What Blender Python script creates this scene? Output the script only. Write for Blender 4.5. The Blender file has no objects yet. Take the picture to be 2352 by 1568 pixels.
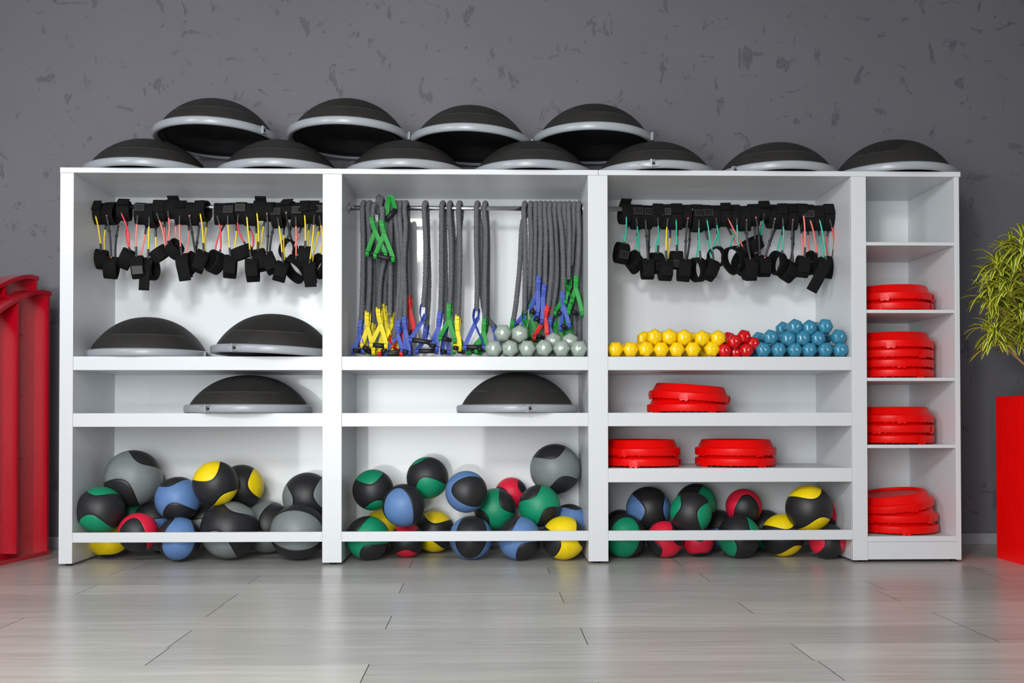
import bpy, math, random
from mathutils import Vector, Matrix, Euler, noise
random.seed(7)
PI = math.pi
R = math.radians
sc = bpy.context.scene
C = sc.collection

# ------------------------------------------------------------------ camera
F_PX = 2287.0
cd = bpy.data.cameras.new('camera'); cam = bpy.data.objects.new('camera', cd); C.objects.link(cam)
cd.sensor_width = 36.0; cd.sensor_fit = 'HORIZONTAL'; cd.lens = F_PX * 36.0 / 2352.0
cd.shift_y = 0.0652 * F_PX / 2352.0
CR = (Matrix.Rotation(-0.02411, 3, 'Z') @ Matrix.Rotation(PI / 2 + 0.01316, 3, 'X') @ Matrix.Rotation(-0.00112, 3, 'Z'))
cam.location = (0, -5.03, 0.7172); cam.rotation_euler = CR.to_euler()
cd.clip_end = 60
sc.camera = cam

def at(px, py, Y):
    """pixel of the 2352x1568 frame -> world point on the vertical plane y = Y"""
    d = CR @ Vector(((px - 1176) / F_PX, (784 + 0.0652 * F_PX - py) / F_PX, -1))
    t = (Y + 5.03) / d.y
    return Vector((d.x * t, Y, 0.7172 + d.z * t))
def mpp(Y): return (Y + 5.03) / F_PX

# ------------------------------------------------------------------ world, lights, exposure
w = bpy.data.worlds.new('world'); sc.world = w; w.use_nodes = True
w.node_tree.nodes['Background'].inputs[0].default_value = (0.8, 0.85, 0.9, 1)
w.node_tree.nodes['Background'].inputs[1].default_value = 0.25
def area(name, loc, target, size, watt, col=(1, 1, 1), sy=None):
    l = bpy.data.lights.new(name, 'AREA'); l.energy = watt; l.color = col; l.size = size
    if sy: l.shape = 'RECTANGLE'; l.size_y = sy
    o = bpy.data.objects.new(name, l); C.objects.link(o); o.location = loc
    o.rotation_euler = (Vector(target) - Vector(loc)).to_track_quat('-Z', 'Y').to_euler()
    return o
area('key_softbox', (-3.9, -4.2, 2.65), (0.9, 0.3, 1.2), 0.7, 64, (0.93, 0.97, 1.0))
area('second_softbox', (-1.0, -5.2, 2.8), (0.9, 0.3, 1.1), 0.5, 74, (1, 0.99, 0.97))
area('low_softbox', (-1.1, -5.6, 1.2), (0.7, 0.3, 1.0), 2.2, 176, (0.97, 0.99, 1.0))
for lx in (-2.6, 0.4, 3.4):
    area('ceiling_fill', (lx, -2.6, 3.42), (lx, -2.6, 0), 1.2, 5, (0.98, 0.99, 1.0), 0.3)  # unseen lamps added overhead as general fill
area('ceiling_fill', (0.4, -5.6, 3.42), (0.4, -5.6, 0), 2.4, 12, (0.98, 0.99, 1.0), 0.5)  # wider fill lamp, likewise added out of view
vs = sc.view_settings
sc.display_settings.display_device = 'sRGB'
vs.view_transform = 'Standard'; vs.look = 'None'; vs.gamma = 1.0; vs.use_curve_mapping = False
vs.exposure = 0.24
sc.cycles.use_denoising = True
sc.cycles.max_bounces = 10; sc.cycles.diffuse_bounces = 5; sc.cycles.glossy_bounces = 5
sc.cycles.caustics_reflective = False; sc.cycles.caustics_refractive = False

# ------------------------------------------------------------------ materials
def lin(c):
    return tuple(((v / 255) / 12.92 if v <= 10.3 else ((v / 255 + 0.055) / 1.055) ** 2.4) for v in c) + (1,)
def mat(name, rgb, rough=0.5, metal=0.0, coat=0.0, spec=0.5, bump=None, var=0.0, vscale=8.0):
    m = bpy.data.materials.new(name); m.use_nodes = True
    nt = m.node_tree; N = nt.nodes; L = nt.links; b = N['Principled BSDF']
    b.inputs['Base Color'].default_value = lin(rgb); b.inputs['Roughness'].default_value = rough
    b.inputs['Metallic'].default_value = metal; b.inputs['Coat Weight'].default_value = coat
    b.inputs['Coat Roughness'].default_value = 0.05
    b.inputs['Specular IOR Level'].default_value = spec
    tc = N.new('ShaderNodeTexCoord')
    if var:
        n = N.new('ShaderNodeTexNoise'); n.inputs['Scale'].default_value = vscale; n.inputs['Detail'].default_value = 4
        L.new(tc.outputs['Object'], n.inputs['Vector'])
        mx = N.new('ShaderNodeMix'); mx.data_type = 'RGBA'
        c = lin(rgb)
        mx.inputs[6].default_value = tuple(v * (1 - var) for v in c[:3]) + (1,)
        mx.inputs[7].default_value = tuple(min(1, v * (1 + var)) for v in c[:3]) + (1,)
        L.new(n.outputs['Fac'], mx.inputs[0]); L.new(mx.outputs[2], b.inputs['Base Color'])
    if bump:
        n = N.new('ShaderNodeTexNoise'); n.inputs['Scale'].default_value = bump[0]; n.inputs['Detail'].default_value = 3
        L.new(tc.outputs['Object'], n.inputs['Vector'])
        bp = N.new('ShaderNodeBump'); bp.inputs['Strength'].default_value = bump[1]; bp.inputs['Distance'].default_value = bump[2]
        L.new(n.outputs['Fac'], bp.inputs['Height']); L.new(bp.outputs['Normal'], b.inputs['Normal'])
    return m

M = {}
M['white'] = mat('white_lacquer', (204, 207, 210), 0.38, coat=0.05, bump=(14, 0.05, 0.002))
M['white_gloss'] = mat('white_gloss_panel', (222, 226, 228), 0.34, spec=0.5, coat=0.4, bump=(9, 0.03, 0.003))
M['chrome'] = mat('chrome', (225, 225, 228), 0.2, metal=1.0)
M['bare'] = mat('grey_metal', (120, 120, 124), 0.35, metal=1.0)
M['black_plastic'] = mat('black_plastic', (22, 22, 23), 0.38, var=0.15)
M['foam'] = mat('black_foam_grip', (20, 20, 21), 0.5, var=0.2, vscale=40, bump=(400, 0.3, 0.0005))
M['base_black'] = mat('black_base_plastic', (13, 12, 12), 0.5, var=0.35, vscale=20, bump=(120, 0.4, 0.001))
M['rim'] = mat('grey_rim_plastic', (150, 155, 161), 0.3, var=0.05, bump=(60, 0.05, 0.001))
M['cuffweb'] = mat('black_neoprene_webbing', (14, 14, 15), 0.85, var=0.25, vscale=60, bump=(700, 0.7, 0.0008), spec=0.2)
M['patch'] = mat('black_hook_patch', (17, 17, 18), 0.45, bump=(300, 0.4, 0.0005))
M['stitch'] = mat('white_stitching', (84, 84, 82), 0.8)
M['sleeve'] = mat('dark_rubber_sleeve', (42, 42, 44), 0.45, var=0.1)
M['tube_yellow'] = mat('yellow_latex_tube', (236, 206, 20), 0.3)
M['tube_red'] = mat('red_latex_tube', (228, 48, 56), 0.3)
M['tube_pink'] = mat('coral_latex_tube', (246, 122, 114), 0.3)
M['tube_teal'] = mat('teal_latex_tube', (40, 176, 146), 0.3)
M['cord'] = mat('grey_ruffled_nylon', (94, 95, 99), 0.7, var=0.2, vscale=50, bump=(500, 0.4, 0.0006), spec=0.3)
for k, c in dict(blue=(54, 76, 166), green=(8, 140, 44), yellow=(232, 212, 16), red=(206, 14, 14)).items():
    M['strap_' + k] = mat(k + '_nylon_webbing', c, 0.55, var=0.1, vscale=90, bump=(900, 0.5, 0.0005))
M['strap_thread'] = mat('dark_thread', (18, 22, 30), 0.8)
for k, c in dict(grey=(146, 158, 148), yellow=(240, 196, 0), red=(196, 6, 12), blue=(52, 126, 156)).items():
    M['db_' + k] = mat(k + '_vinyl_coating', c, 0.16, spec=0.6, var=0.04, vscale=18, bump=(45, 0.12, 0.002))
M['num_grey'] = mat('white_number_paint', (240, 242, 240), 0.5)
M['num_yellow'] = mat('pale_yellow_number', (250, 224, 92), 0.4)
M['num_red'] = mat('pink_number_paint', (240, 190, 200), 0.5)
M['num_blue'] = mat('pale_number_paint', (205, 230, 238), 0.5)
M['riser'] = mat('red_moulded_plastic', (226, 2, 0), 0.38, spec=0.3, var=0.04, bump=(90, 0.06, 0.001))
M['redwood'] = mat('glossy_red_paint', (186, 2, 30), 0.25, var=0.1, vscale=3, coat=0.8, spec=0.7, bump=(40, 0.06, 0.001))
M['planter'] = mat('bright_red_brushed_paint', (255, 0, 0), 0.35, var=0.05, vscale=5)
M['soil'] = mat('potting_soil', (46, 34, 26), 0.95, var=0.4, vscale=60, bump=(80, 1, 0.01))
M['bark'] = mat('tan_bark', (166, 126, 88), 0.8, var=0.3, vscale=40, bump=(90, 0.6, 0.002))
M['roomwall'] = mat('dim_room_paint', (160, 161, 164), 0.8, bump=(30, 0.1, 0.002))
M['skirting'] = mat('grey_skirting', (150, 150, 155), 0.45)
M['plugdark'] = mat('black_hole_plug', (8, 8, 8), 0.5)

def planter_strokes(m):
    nt = m.node_tree; N = nt.nodes; L = nt.links; b = N['Principled BSDF']
    tc = N.new('ShaderNodeTexCoord'); mp = N.new('ShaderNodeMapping'); mp.inputs['Scale'].default_value = (9, 9, 2.2)
    mp.inputs['Rotation'].default_value = (0.3, 0.5, 0)
    n = N.new('ShaderNodeTexNoise'); n.inputs['Scale'].default_value = 3; n.inputs['Detail'].default_value = 8; n.inputs['Distortion'].default_value = 1.2
    bp = N.new('ShaderNodeBump'); bp.inputs['Strength'].default_value = 0.5; bp.inputs['Distance'].default_value = 0.006
    L.new(tc.outputs['Object'], mp.inputs[0]); L.new(mp.outputs[0], n.inputs['Vector']); L.new(n.outputs['Fac'], bp.inputs['Height'])
    L.new(bp.outputs['Normal'], b.inputs['Normal'])
planter_strokes(M['planter'])

def math_node(N, L, op, a, b=None, c=None):
    n = N.new('ShaderNodeMath'); n.operation = op
    for i, v in enumerate((a, b, c)):
        if v is None: continue
        if isinstance(v, (int, float)): n.inputs[i].default_value = v
        else: L.new(v, n.inputs[i])
    return n.outputs[0]

def ball_mat(name, rgb):
    """two-tone medicine ball: the two panels meet along one tennis-ball seam"""
    m = mat(name, rgb, 0.42, spec=0.4)
    nt = m.node_tree; N = nt.nodes; L = nt.links; b = N['Principled BSDF']
    tc = N.new('ShaderNodeTexCoord'); sp = N.new('ShaderNodeSeparateXYZ'); L.new(tc.outputs['Object'], sp.inputs[0])
    x2 = math_node(N, L, 'POWER', sp.outputs[0], 2.0); y2 = math_node(N, L, 'POWER', sp.outputs[1], 2.0)
    x2 = math_node(N, L, 'MULTIPLY', sp.outputs[0], sp.outputs[0]); y2 = math_node(N, L, 'MULTIPLY', sp.outputs[1], sp.outputs[1])
    f = math_node(N, L, 'ADD', sp.outputs[2], math_node(N, L, 'MULTIPLY', math_node(N, L, 'SUBTRACT', x2, y2), 5.6))
    mask = math_node(N, L, 'GREATER_THAN', f, 0.0)
    seam = math_node(N, L, 'LESS_THAN', math_node(N, L, 'ABSOLUTE', f), 0.13)
    nz = N.new('ShaderNodeTexNoise'); nz.inputs['Scale'].default_value = 3; nz.inputs['Detail'].default_value = 5
    L.new(tc.outputs['Object'], nz.inputs['Vector'])
    mx = N.new('ShaderNodeMix'); mx.data_type = 'RGBA'; L.new(mask, mx.inputs[0])
    mx.inputs[6].default_value = lin((36, 36, 38)); mx.inputs[7].default_value = lin(rgb)
    m2 = N.new('ShaderNodeMix'); m2.data_type = 'RGBA'; L.new(seam, m2.inputs[0]); L.new(mx.outputs[2], m2.inputs[6])
    m2.inputs[7].default_value = lin((24, 24, 25))
    hv = N.new('ShaderNodeHueSaturation'); L.new(m2.outputs[2], hv.inputs['Color'])
    L.new(math_node(N, L, 'ADD', math_node(N, L, 'MULTIPLY', nz.outputs['Fac'], 0.3), 0.85), hv.inputs['Value'])
    L.new(hv.outputs[0], b.inputs['Base Color'])
    fine = N.new('ShaderNodeTexNoise'); fine.inputs['Scale'].default_value = 70; L.new(tc.outputs['Object'], fine.inputs['Vector'])
    sm = N.new('ShaderNodeMapRange'); sm.inputs[1].default_value = 0.0; sm.inputs[2].default_value = 0.34
    L.new(math_node(N, L, 'ABSOLUTE', f), sm.inputs[0])
    h = math_node(N, L, 'ADD', math_node(N, L, 'MULTIPLY', fine.outputs['Fac'], 0.25), sm.outputs[0])
    bp = N.new('ShaderNodeBump'); bp.inputs['Strength'].default_value = 0.5; bp.inputs['Distance'].default_value = 0.004
    L.new(h, bp.inputs['Height']); L.new(bp.outputs['Normal'], b.inputs['Normal'])
    return m
for k, c in dict(green=(14, 136, 96), grey=(118, 126, 126), blue=(90, 124, 174), yellow=(238, 208, 10), red=(222, 30, 62)).items():
    M['ball_' + k] = ball_mat(k + '_and_black_rubber', c)

def dome_mat():
    m = mat('charcoal_rubber_dome', (50, 49, 47), 0.6, spec=0.35)
    nt = m.node_tree; N = nt.nodes; L = nt.links; b = N['Principled BSDF']
    tc = N.new('ShaderNodeTexCoord'); sp = N.new('ShaderNodeSeparateXYZ'); L.new(tc.outputs['Object'], sp.inputs[0])
    X, Y, Z = sp.outputs
    # ribbed grip fields: two wide patches, each between z = 0.10 and the crown, cut off at |x| < .2
    inz = math_node(N, L, 'GREATER_THAN', Z, 0.105)
    inx = math_node(N, L, 'LESS_THAN', math_node(N, L, 'ABSOLUTE', X), 0.185)
    iny = math_node(N, L, 'GREATER_THAN', math_node(N, L, 'ABSOLUTE', Y), 0.05)
    mask = math_node(N, L, 'MULTIPLY', math_node(N, L, 'MULTIPLY', inz, inx), iny)
    wx = math_node(N, L, 'SINE', math_node(N, L, 'MULTIPLY', X, 820.0))
    wy = math_node(N, L, 'SINE', math_node(N, L, 'MULTIPLY', math_node(N, L, 'ADD', Y, Z), 820.0))
    h = math_node(N, L, 'MULTIPLY', math_node(N, L, 'ADD', math_node(N, L, 'MAXIMUM', wx, wy), 1.2), mask)
    bp = N.new('ShaderNodeBump'); bp.inputs['Strength'].default_value = 1.0; bp.inputs['Distance'].default_value = 0.003
    L.new(h, bp.inputs['Height']); L.new(bp.outputs['Normal'], b.inputs['Normal'])
    line = math_node(N, L, 'MULTIPLY', math_node(N, L, 'MULTIPLY', math_node(N, L, 'LESS_THAN', math_node(N, L, 'ABSOLUTE', math_node(N, L, 'SUBTRACT', Z, 0.105)), 0.0012), inx), iny)
    nz = N.new('ShaderNodeTexNoise'); nz.inputs['Scale'].default_value = 14; nz.inputs['Detail'].default_value = 6
    L.new(tc.outputs['Object'], nz.inputs['Vector'])
    mx = N.new('ShaderNodeMix'); mx.data_type = 'RGBA'; L.new(nz.outputs['Fac'], mx.inputs[0])
    mx.inputs[6].default_value = lin((33, 32, 30)); mx.inputs[7].default_value = lin((47, 45, 43))
    m2 = N.new('ShaderNodeMix'); m2.data_type = 'RGBA'; L.new(line, m2.inputs[0]); L.new(mx.outputs[2], m2.inputs[6]); m2.inputs[7].default_value = lin((82, 80, 76))
    m3 = N.new('ShaderNodeMix'); m3.data_type = 'RGBA'
    L.new(math_node(N, L, 'MULTIPLY', math_node(N, L, 'MULTIPLY', mask, math_node(N, L, 'LESS_THAN', math_node(N, L, 'MAXIMUM', wx, wy), 0.1)), 0.5), m3.inputs[0])
    L.new(m2.outputs[2], m3.inputs[6]); m3.inputs[7].default_value = lin((20, 20, 19))
    L.new(m3.outputs[2], b.inputs['Base Color'])
    return m
M['dome'] = dome_mat()

def wall_mat():
    m = mat('grey_decorative_plaster', (98, 97, 104), 0.55, spec=0.35)
    nt = m.node_tree; N = nt.nodes; L = nt.links; b = N['Principled BSDF']
    tc = N.new('ShaderNodeTexCoord')
    def nz(scale, detail, dist, sx=1, sz=1, rot=0):
        mp = N.new('ShaderNodeMapping'); mp.inputs['Scale'].default_value = (sx, 1, sz); mp.inputs['Rotation'].default_value = (0, rot, 0)
        L.new(tc.outputs['Object'], mp.inputs[0])
        n = N.new('ShaderNodeTexNoise'); n.inputs['Scale'].default_value = scale; n.inputs['Detail'].default_value = detail
        n.inputs['Distortion'].default_value = dist; n.inputs['Roughness'].default_value = 0.62
        L.new(mp.outputs[0], n.inputs['Vector']); return n.outputs['Fac']
    def ramp(v, a, c):
        r = N.new('ShaderNodeMapRange'); r.inputs[1].default_value = a; r.inputs[2].default_value = c
        L.new(v, r.inputs[0]); return r.outputs[0]
    a = ramp(nz(7.0, 5, 0.5, 1.5, 0.8, 0.35), 0.615, 0.635)
    c2 = ramp(nz(8.5, 6, 0.7, 0.8, 1.6, -0.5), 0.635, 0.655)
    fl = math_node(N, L, 'MAXIMUM', a, c2)
    speck = ramp(nz(85, 2, 0), 0.40, 0.52)
    fl = math_node(N, L, 'MULTIPLY', fl, math_node(N, L, 'ADD', math_node(N, L, 'MULTIPLY', speck, 0.6), 0.4))
    mx = N.new('ShaderNodeMix'); mx.data_type = 'RGBA'; L.new(nz(1.3, 3, 0), mx.inputs[0])
    mx.inputs[6].default_value = lin((94, 93, 99)); mx.inputs[7].default_value = lin((106, 105, 111))
    m2 = N.new('ShaderNodeMix'); m2.data_type = 'RGBA'; L.new(math_node(N, L, 'MULTIPLY', fl, 0.72), m2.inputs[0]); L.new(mx.outputs[2], m2.inputs[6])
    m2.inputs[7].default_value = lin((72, 71, 79)); L.new(m2.outputs[2], b.inputs['Base Color'])
    bp = N.new('ShaderNodeBump'); bp.inputs['Strength'].default_value = 0.25; bp.inputs['Distance'].default_value = 0.002
    L.new(math_node(N, L, 'SUBTRACT', nz(200, 2, 0), fl), bp.inputs['Height']); L.new(bp.outputs['Normal'], b.inputs['Normal'])
    return m
M['wall'] = wall_mat()

def floor_mat():
    m = mat('pale_grey_oak_laminate', (176, 172, 168), 0.3, spec=0.5)
    nt = m.node_tree; N = nt.nodes; L = nt.links; b = N['Principled BSDF']
    tc = N.new('ShaderNodeTexCoord'); at_ = N.new('ShaderNodeAttribute'); at_.attribute_name = 'plank'
    mp = N.new('ShaderNodeMapping'); mp.inputs['Scale'].default_value = (0.9, 14, 1)
    L.new(tc.outputs['Object'], mp.inputs[0])
    off = N.new('ShaderNodeVectorMath'); off.operation = 'MULTIPLY_ADD'
    L.new(at_.outputs['Color'], off.inputs[0]); off.inputs[1].default_value = (37, 19, 5); L.new(mp.outputs[0], off.inputs[2])
    n = N.new('ShaderNodeTexNoise'); n.inputs['Scale'].default_value = 2.2; n.inputs['Detail'].default_value = 7; n.inputs['Distortion'].default_value = 0.6
    L.new(off.outputs[0], n.inputs['Vector'])
    mp2 = N.new('ShaderNodeMapping'); mp2.inputs['Scale'].default_value = (1.6, 70, 1); L.new(tc.outputs['Object'], mp2.inputs[0])
    n2 = N.new('ShaderNodeTexNoise'); n2.inputs['Scale'].default_value = 3; n2.inputs['Detail'].default_value = 5; L.new(mp2.outputs[0], n2.inputs['Vector'])
    cr = N.new('ShaderNodeValToRGB'); cr.color_ramp.elements[0].position = 0.3; cr.color_ramp.elements[1].position = 0.7
    cr.color_ramp.elements[0].color = lin((154, 152, 146)); cr.color_ramp.elements[1].color = lin((188, 186, 180))
    L.new(math_node(N, L, 'ADD', math_node(N, L, 'MULTIPLY', n.outputs['Fac'], 0.65), math_node(N, L, 'MULTIPLY', n2.outputs['Fac'], 0.35)), cr.inputs[0])
    hv = N.new('ShaderNodeHueSaturation'); L.new(cr.outputs[0], hv.inputs['Color'])
    sp = N.new('ShaderNodeSeparateColor'); L.new(at_.outputs['Color'], sp.inputs[0])
    L.new(math_node(N, L, 'ADD', math_node(N, L, 'MULTIPLY', sp.outputs[0], 0.26), 0.87), hv.inputs['Value'])
    L.new(hv.outputs[0], b.inputs['Base Color'])
    L.new(math_node(N, L, 'ADD', math_node(N, L, 'MULTIPLY', n2.outputs['Fac'], 0.08), 0.25), b.inputs['Roughness'])
    bp = N.new('ShaderNodeBump'); bp.inputs['Strength'].default_value = 0.12; bp.inputs['Distance'].default_value = 0.001
    L.new(n2.outputs['Fac'], bp.inputs['Height']); L.new(bp.outputs['Normal'], b.inputs['Normal'])
    return m
M['floor'] = floor_mat()
M['gap'] = mat('dark_joint', (60, 52, 48), 0.8)

def leaf_mat():
    m = mat('variegated_leaf', (80, 110, 30), 0.4, spec=0.5)
    nt = m.node_tree; N = nt.nodes; L = nt.links; b = N['Principled BSDF']
    uv = N.new('ShaderNodeUVMap'); uv.uv_map = 'leaf'; sp = N.new('ShaderNodeSeparateXYZ'); L.new(uv.outputs[0], sp.inputs[0])
    d = math_node(N, L, 'ABSOLUTE', math_node(N, L, 'SUBTRACT', sp.outputs[0], 0.5))
    cr = N.new('ShaderNodeValToRGB'); e = cr.color_ramp.elements
    e[0].position = 0.0; e[0].color = lin((104, 122, 60)); e[1].position = 0.5; e[1].color = lin((226, 222, 84))
    x = e.new(0.2); x.color = lin((52, 84, 26)); x = e.new(0.27); x.color = lin((214, 214, 50))
    L.new(d, cr.inputs[0]); L.new(cr.outputs[0], b.inputs['Base Color'])
    return m
M['leaf'] = leaf_mat()

# ------------------------------------------------------------------ mesh helpers
def mesh(name, V, Fs, m, smooth=True, mats=None, fm=None):
    me = bpy.data.meshes.new(name); me.from_pydata([tuple(v) for v in V], [], Fs)
    for x in (mats or [m]): me.materials.append(M[x] if isinstance(x, str) else x)
    if fm: me.polygons.foreach_set('material_index', fm)
    if smooth: me.polygons.foreach_set('use_smooth', [True] * len(me.polygons))
    me.update(); return me
def sharp(me, deg=35):
    import bmesh
    bm = bmesh.new(); bm.from_mesh(me)
    bmesh.ops.recalc_face_normals(bm, faces=bm.faces)
    for e in bm.edges:
        if len(e.link_faces) == 2: e.smooth = e.calc_face_angle(0) < R(deg)
    bm.to_mesh(me); bm.free(); return me
def obj(name, me, parent=None, loc=None, rot=None, scale=None):
    o = bpy.data.objects.new(name, me); C.objects.link(o)
    if parent: o.parent = parent
    if loc is not None: o.location = loc
    if rot is not None: o.rotation_euler = rot
    if scale is not None: o.scale = scale if hasattr(scale, '__len__') else (scale,) * 3
    return o
LABELS = set()
def tag(o, label, cat, group=None):
    o['label'] = label; o['category'] = cat
    if group: o['group'] = group
    return o
def thing(name, label, cat, loc=(0, 0, 0), rot=(0, 0, 0), group=None):
    o = bpy.data.objects.new(name, None); C.objects.link(o); o.location = loc; o.rotation_euler = rot
    o.empty_display_size = 0.05
    return tag(o, label, cat, group)

def box_geo(V, Fs, x0, x1, y0, y1, z0, z1, b=0.0):
    n = len(V)
    if b <= 0:
        V += [(x, y, z) for z in (z0, z1) for y in (y0, y1) for x in (x0, x1)]
        Fs += [tuple(n + i for i in f) for f in ((0, 2, 3, 1), (4, 5, 7, 6), (0, 1, 5, 4), (2, 6, 7, 3), (0, 4, 6, 2), (1, 3, 7, 5))]
        return
    import bmesh
    bm = bmesh.new(); bmesh.ops.create_cube(bm, size=1)
    for v in bm.verts:
        v.co = Vector(((x0 + x1) / 2 + v.co.x * (x1 - x0), (y0 + y1) / 2 + v.co.y * (y1 - y0), (z0 + z1) / 2 + v.co.z * (z1 - z0)))
    bmesh.ops.bevel(bm, geom=bm.edges[:], offset=b, segments=2, affect='EDGES', profile=0.5)
    bm.verts.index_update()
    V += [tuple(v.co) for v in bm.verts]; Fs += [tuple(n + v.index for v in f.verts) for f in bm.faces]
    bm.free()
def box(name, x0, x1, y0, y1, z0, z1, m, parent=None, b=0.0015, smooth=False):
    V, Fs = [], []; box_geo(V, Fs, x0, x1, y0, y1, z0, z1, b)
    return obj(name, mesh(name, V, Fs, m, smooth), parent)
def lathe_geo(V, Fs, prof, seg=48, M4=None, close=False):
    n = len(V)
    for (r, z) in prof:
        for i in range(seg):
            a = 2 * PI * i / seg; p = Vector((r * math.cos(a), r * math.sin(a), z)); V.append(tuple(M4 @ p) if M4 else tuple(p))
    k = len(prof)
    for j in range(k - 1 if not close else k):
        for i in range(seg):
            a, b = j * seg + i, j * seg + (i + 1) % seg; c, d = ((j + 1) % k) * seg + (i + 1) % seg, ((j + 1) % k) * seg + i
            Fs.append((n + a, n + b, n + c, n + d))
def catmull(P, n):
    P = [Vector(p) for p in P]
    if len(P) == 2: return [P[0].lerp(P[1], i / n) for i in range(n + 1)]
    Q = [2 * P[0] - P[1]] + P + [2 * P[-1] - P[-2]]; out = []
    segs = len(P) - 1
    for s in range(segs):
        a, b, c, d = Q[s:s + 4]
        for i in range(n):
            t = i / n
            out.append(0.5 * ((2 * b) + (c - a) * t + (2 * a - 5 * b + 4 * c - d) * t * t + (3 * b - a - 3 * c + d) * t ** 3))
    out.append(P[-1]); return out
def resample(P, step):
    L = [0]
    for a, b in zip(P, P[1:]): L.append(L[-1] + (b - a).length)
    n = max(2, int(L[-1] / step)); out = []; j = 0
    for i in range(n + 1):
        s = L[-1] * i / n
        while j < len(L) - 2 and L[j + 1] < s: j += 1
        t = (s - L[j]) / max(1e-9, L[j + 1] - L[j]); out.append(P[j].lerp(P[j + 1], t))
    return out
def tube_geo(V, Fs, P, r, seg=8, cap=True):
    n = len(V); K = len(P)
    up = Vector((0, 1, 0.01)).normalized(); prev = None
    for i, p in enumerate(P):
        t = (P[min(i + 1, K - 1)] - P[max(i - 1, 0)]).normalized()
        if prev is None:
            a = t.cross(Vector((1, 0, 0)));
            if a.length < 0.2: a = t.cross(Vector((0, 1, 0)))
            a.normalize()
        else:
            a = (prev - t * prev.dot(t)).normalized()
        prev = a; b = t.cross(a)
        rr = r(i) if callable(r) else r
        for k in range(seg):
            th = 2 * PI * k / seg
            V.append(tuple(p + (a * math.cos(th) + b * math.sin(th)) * rr))
    for i in range(K - 1):
        for k in range(seg):
            Fs.append((n + i * seg + k, n + i * seg + (k + 1) % seg, n + (i + 1) * seg + (k + 1) % seg, n + (i + 1) * seg + k))
    if cap:
        Fs.append(tuple(n + k for k in range(seg))[::-1]); Fs.append(tuple(n + (K - 1) * seg + k for k in range(seg)))
def tube(name, P, r, m, parent=None, seg=8, cap=True):
    V, Fs = [], []; tube_geo(V, Fs, [Vector(p) for p in P], r, seg, cap)
    return obj(name, mesh(name, V, Fs, m), parent)
def strip_geo(V, Fs, P, W, Nn, w, t, closed=False):
    """sweep a rounded flat section (width w along W, thickness t along Nn) along P"""
    n = len(V); sec = [(-.5, -.3), (-.42, -.5), (.42, -.5), (.5, -.3), (.5, .3), (.42, .5), (-.42, .5), (-.5, .3)]
    S = len(sec)
    for i, p in enumerate(P):
        wi = W[i] if isinstance(W, list) else W; ni = Nn[i]
        ww = w[i] if isinstance(w, list) else w
        for (a, b) in sec: V.append(tuple(p + wi * (a * ww) + ni * (b * t)))
    K = len(P)
    for i in range(K if closed else K - 1):
        j = (i + 1) % K
        for k in range(S): Fs.append((n + i * S + k, n + i * S + (k + 1) % S, n + j * S + (k + 1) % S, n + j * S + k))
    if not closed:
        Fs.append(tuple(n + k for k in range(S))[::-1]); Fs.append(tuple(n + (K - 1) * S + k for k in range(S)))

# ------------------------------------------------------------------ room
FL = -0.012; WALL = 0.72
def structure(o): o['kind'] = 'structure'; return o
def floor():
    rows = [WALL + 0.02]
    for py in (1265, 1284, 1302, 1317, 1337, 1359, 1384, 1411, 1441, 1480, 1520, 1566):
        rows.append(0.729 * F_PX / (py - 963.0) - 5.03)
    rows[1:] = [rows[1] - 0.172 * k if False else r for k, r in enumerate(rows[1:])]
    while rows[-1] > -8.0: rows.append(rows[-1] - 0.19)
    joints = {2: [(-3.9), at(950, 1290, -.05).x, 1.9], 3: [], 4: [], }
    # measured end joints, by plank row: (row index, pixel x, pixel y)
    meas = [(2, 945, 1293), (3, 268, 1309), (3, 1260, 1309), (3, 2235, 1305), (4, 584, 1327), (4, 1619, 1327), (5, 922, 1348), (5, 2005, 1345), (6, 1290, 1371), (7, 493, 1397),
            (7, 1712, 1397), (8, 892, 1427), (8, 2178, 1427), (9, 1341, 1459), (10, 361, 1500), (10, 1844, 1500), (11, 837, 1543), (12, 1378, 1575)]
    V, Fs, fm, cols = [], [], [], []
    X0, X1 = -5.0, 5.6
    for i in range(len(rows) - 1):
        y1, y0 = rows[i], rows[i + 1]
        xs = [at(px, py, 0.729 * F_PX / (py - 963.0) - 5.03).x for (r, px, py) in meas if r == i]
        rnd = random.Random(i * 17 + 3)
        if not xs: xs = [rnd.uniform(-1.6, 0.6)]
        xs = sorted(xs)
        clean = [xs[0]]
        for x in xs[1:]:
            if x - clean[-1] > 0.5: clean.append(x)
        xs = clean
        while xs[0] > X0 + 1.6: xs.insert(0, xs[0] - 1.35)
        while xs[-1] < X1 - 1.6: xs.append(xs[-1] + 1.35)
        xs = [X0] + xs + [X1]
        for a, b in zip(xs, xs[1:]):
            n = len(V); g = 0.0013
            V += [(a + g, y0 + .0003, FL), (b - g, y0 + .0003, FL), (b - g, y1 - .0003, FL), (a + g, y1 - .0003, FL)]
            Fs.append((n, n + 1, n + 2, n + 3)); fm.append(0); cols.append((rnd.random(), rnd.random(), rnd.random(), 1))
    n = len(V); V += [(X0, rows[-1], FL - .002), (X1, rows[-1], FL - .002), (X1, rows[0], FL - .002), (X0, rows[0], FL - .002)]
    Fs.append((n, n + 1, n + 2, n + 3)); fm.append(1); cols.append((0, 0, 0, 1))
    me = mesh('floor', V, Fs, None, False, ['floor', 'gap'], fm)
    ca = me.color_attributes.new('plank', 'FLOAT_COLOR', 'CORNER')
    for p, c in zip(me.polygons, cols):
        for li in p.loop_indices: ca.data[li].color = c
    structure(obj('floor', me))
floor()
structure(box('wall_back', -5, 5.6, WALL, WALL + .1, FL - .1, 3.5, 'wall', b=0))
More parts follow.
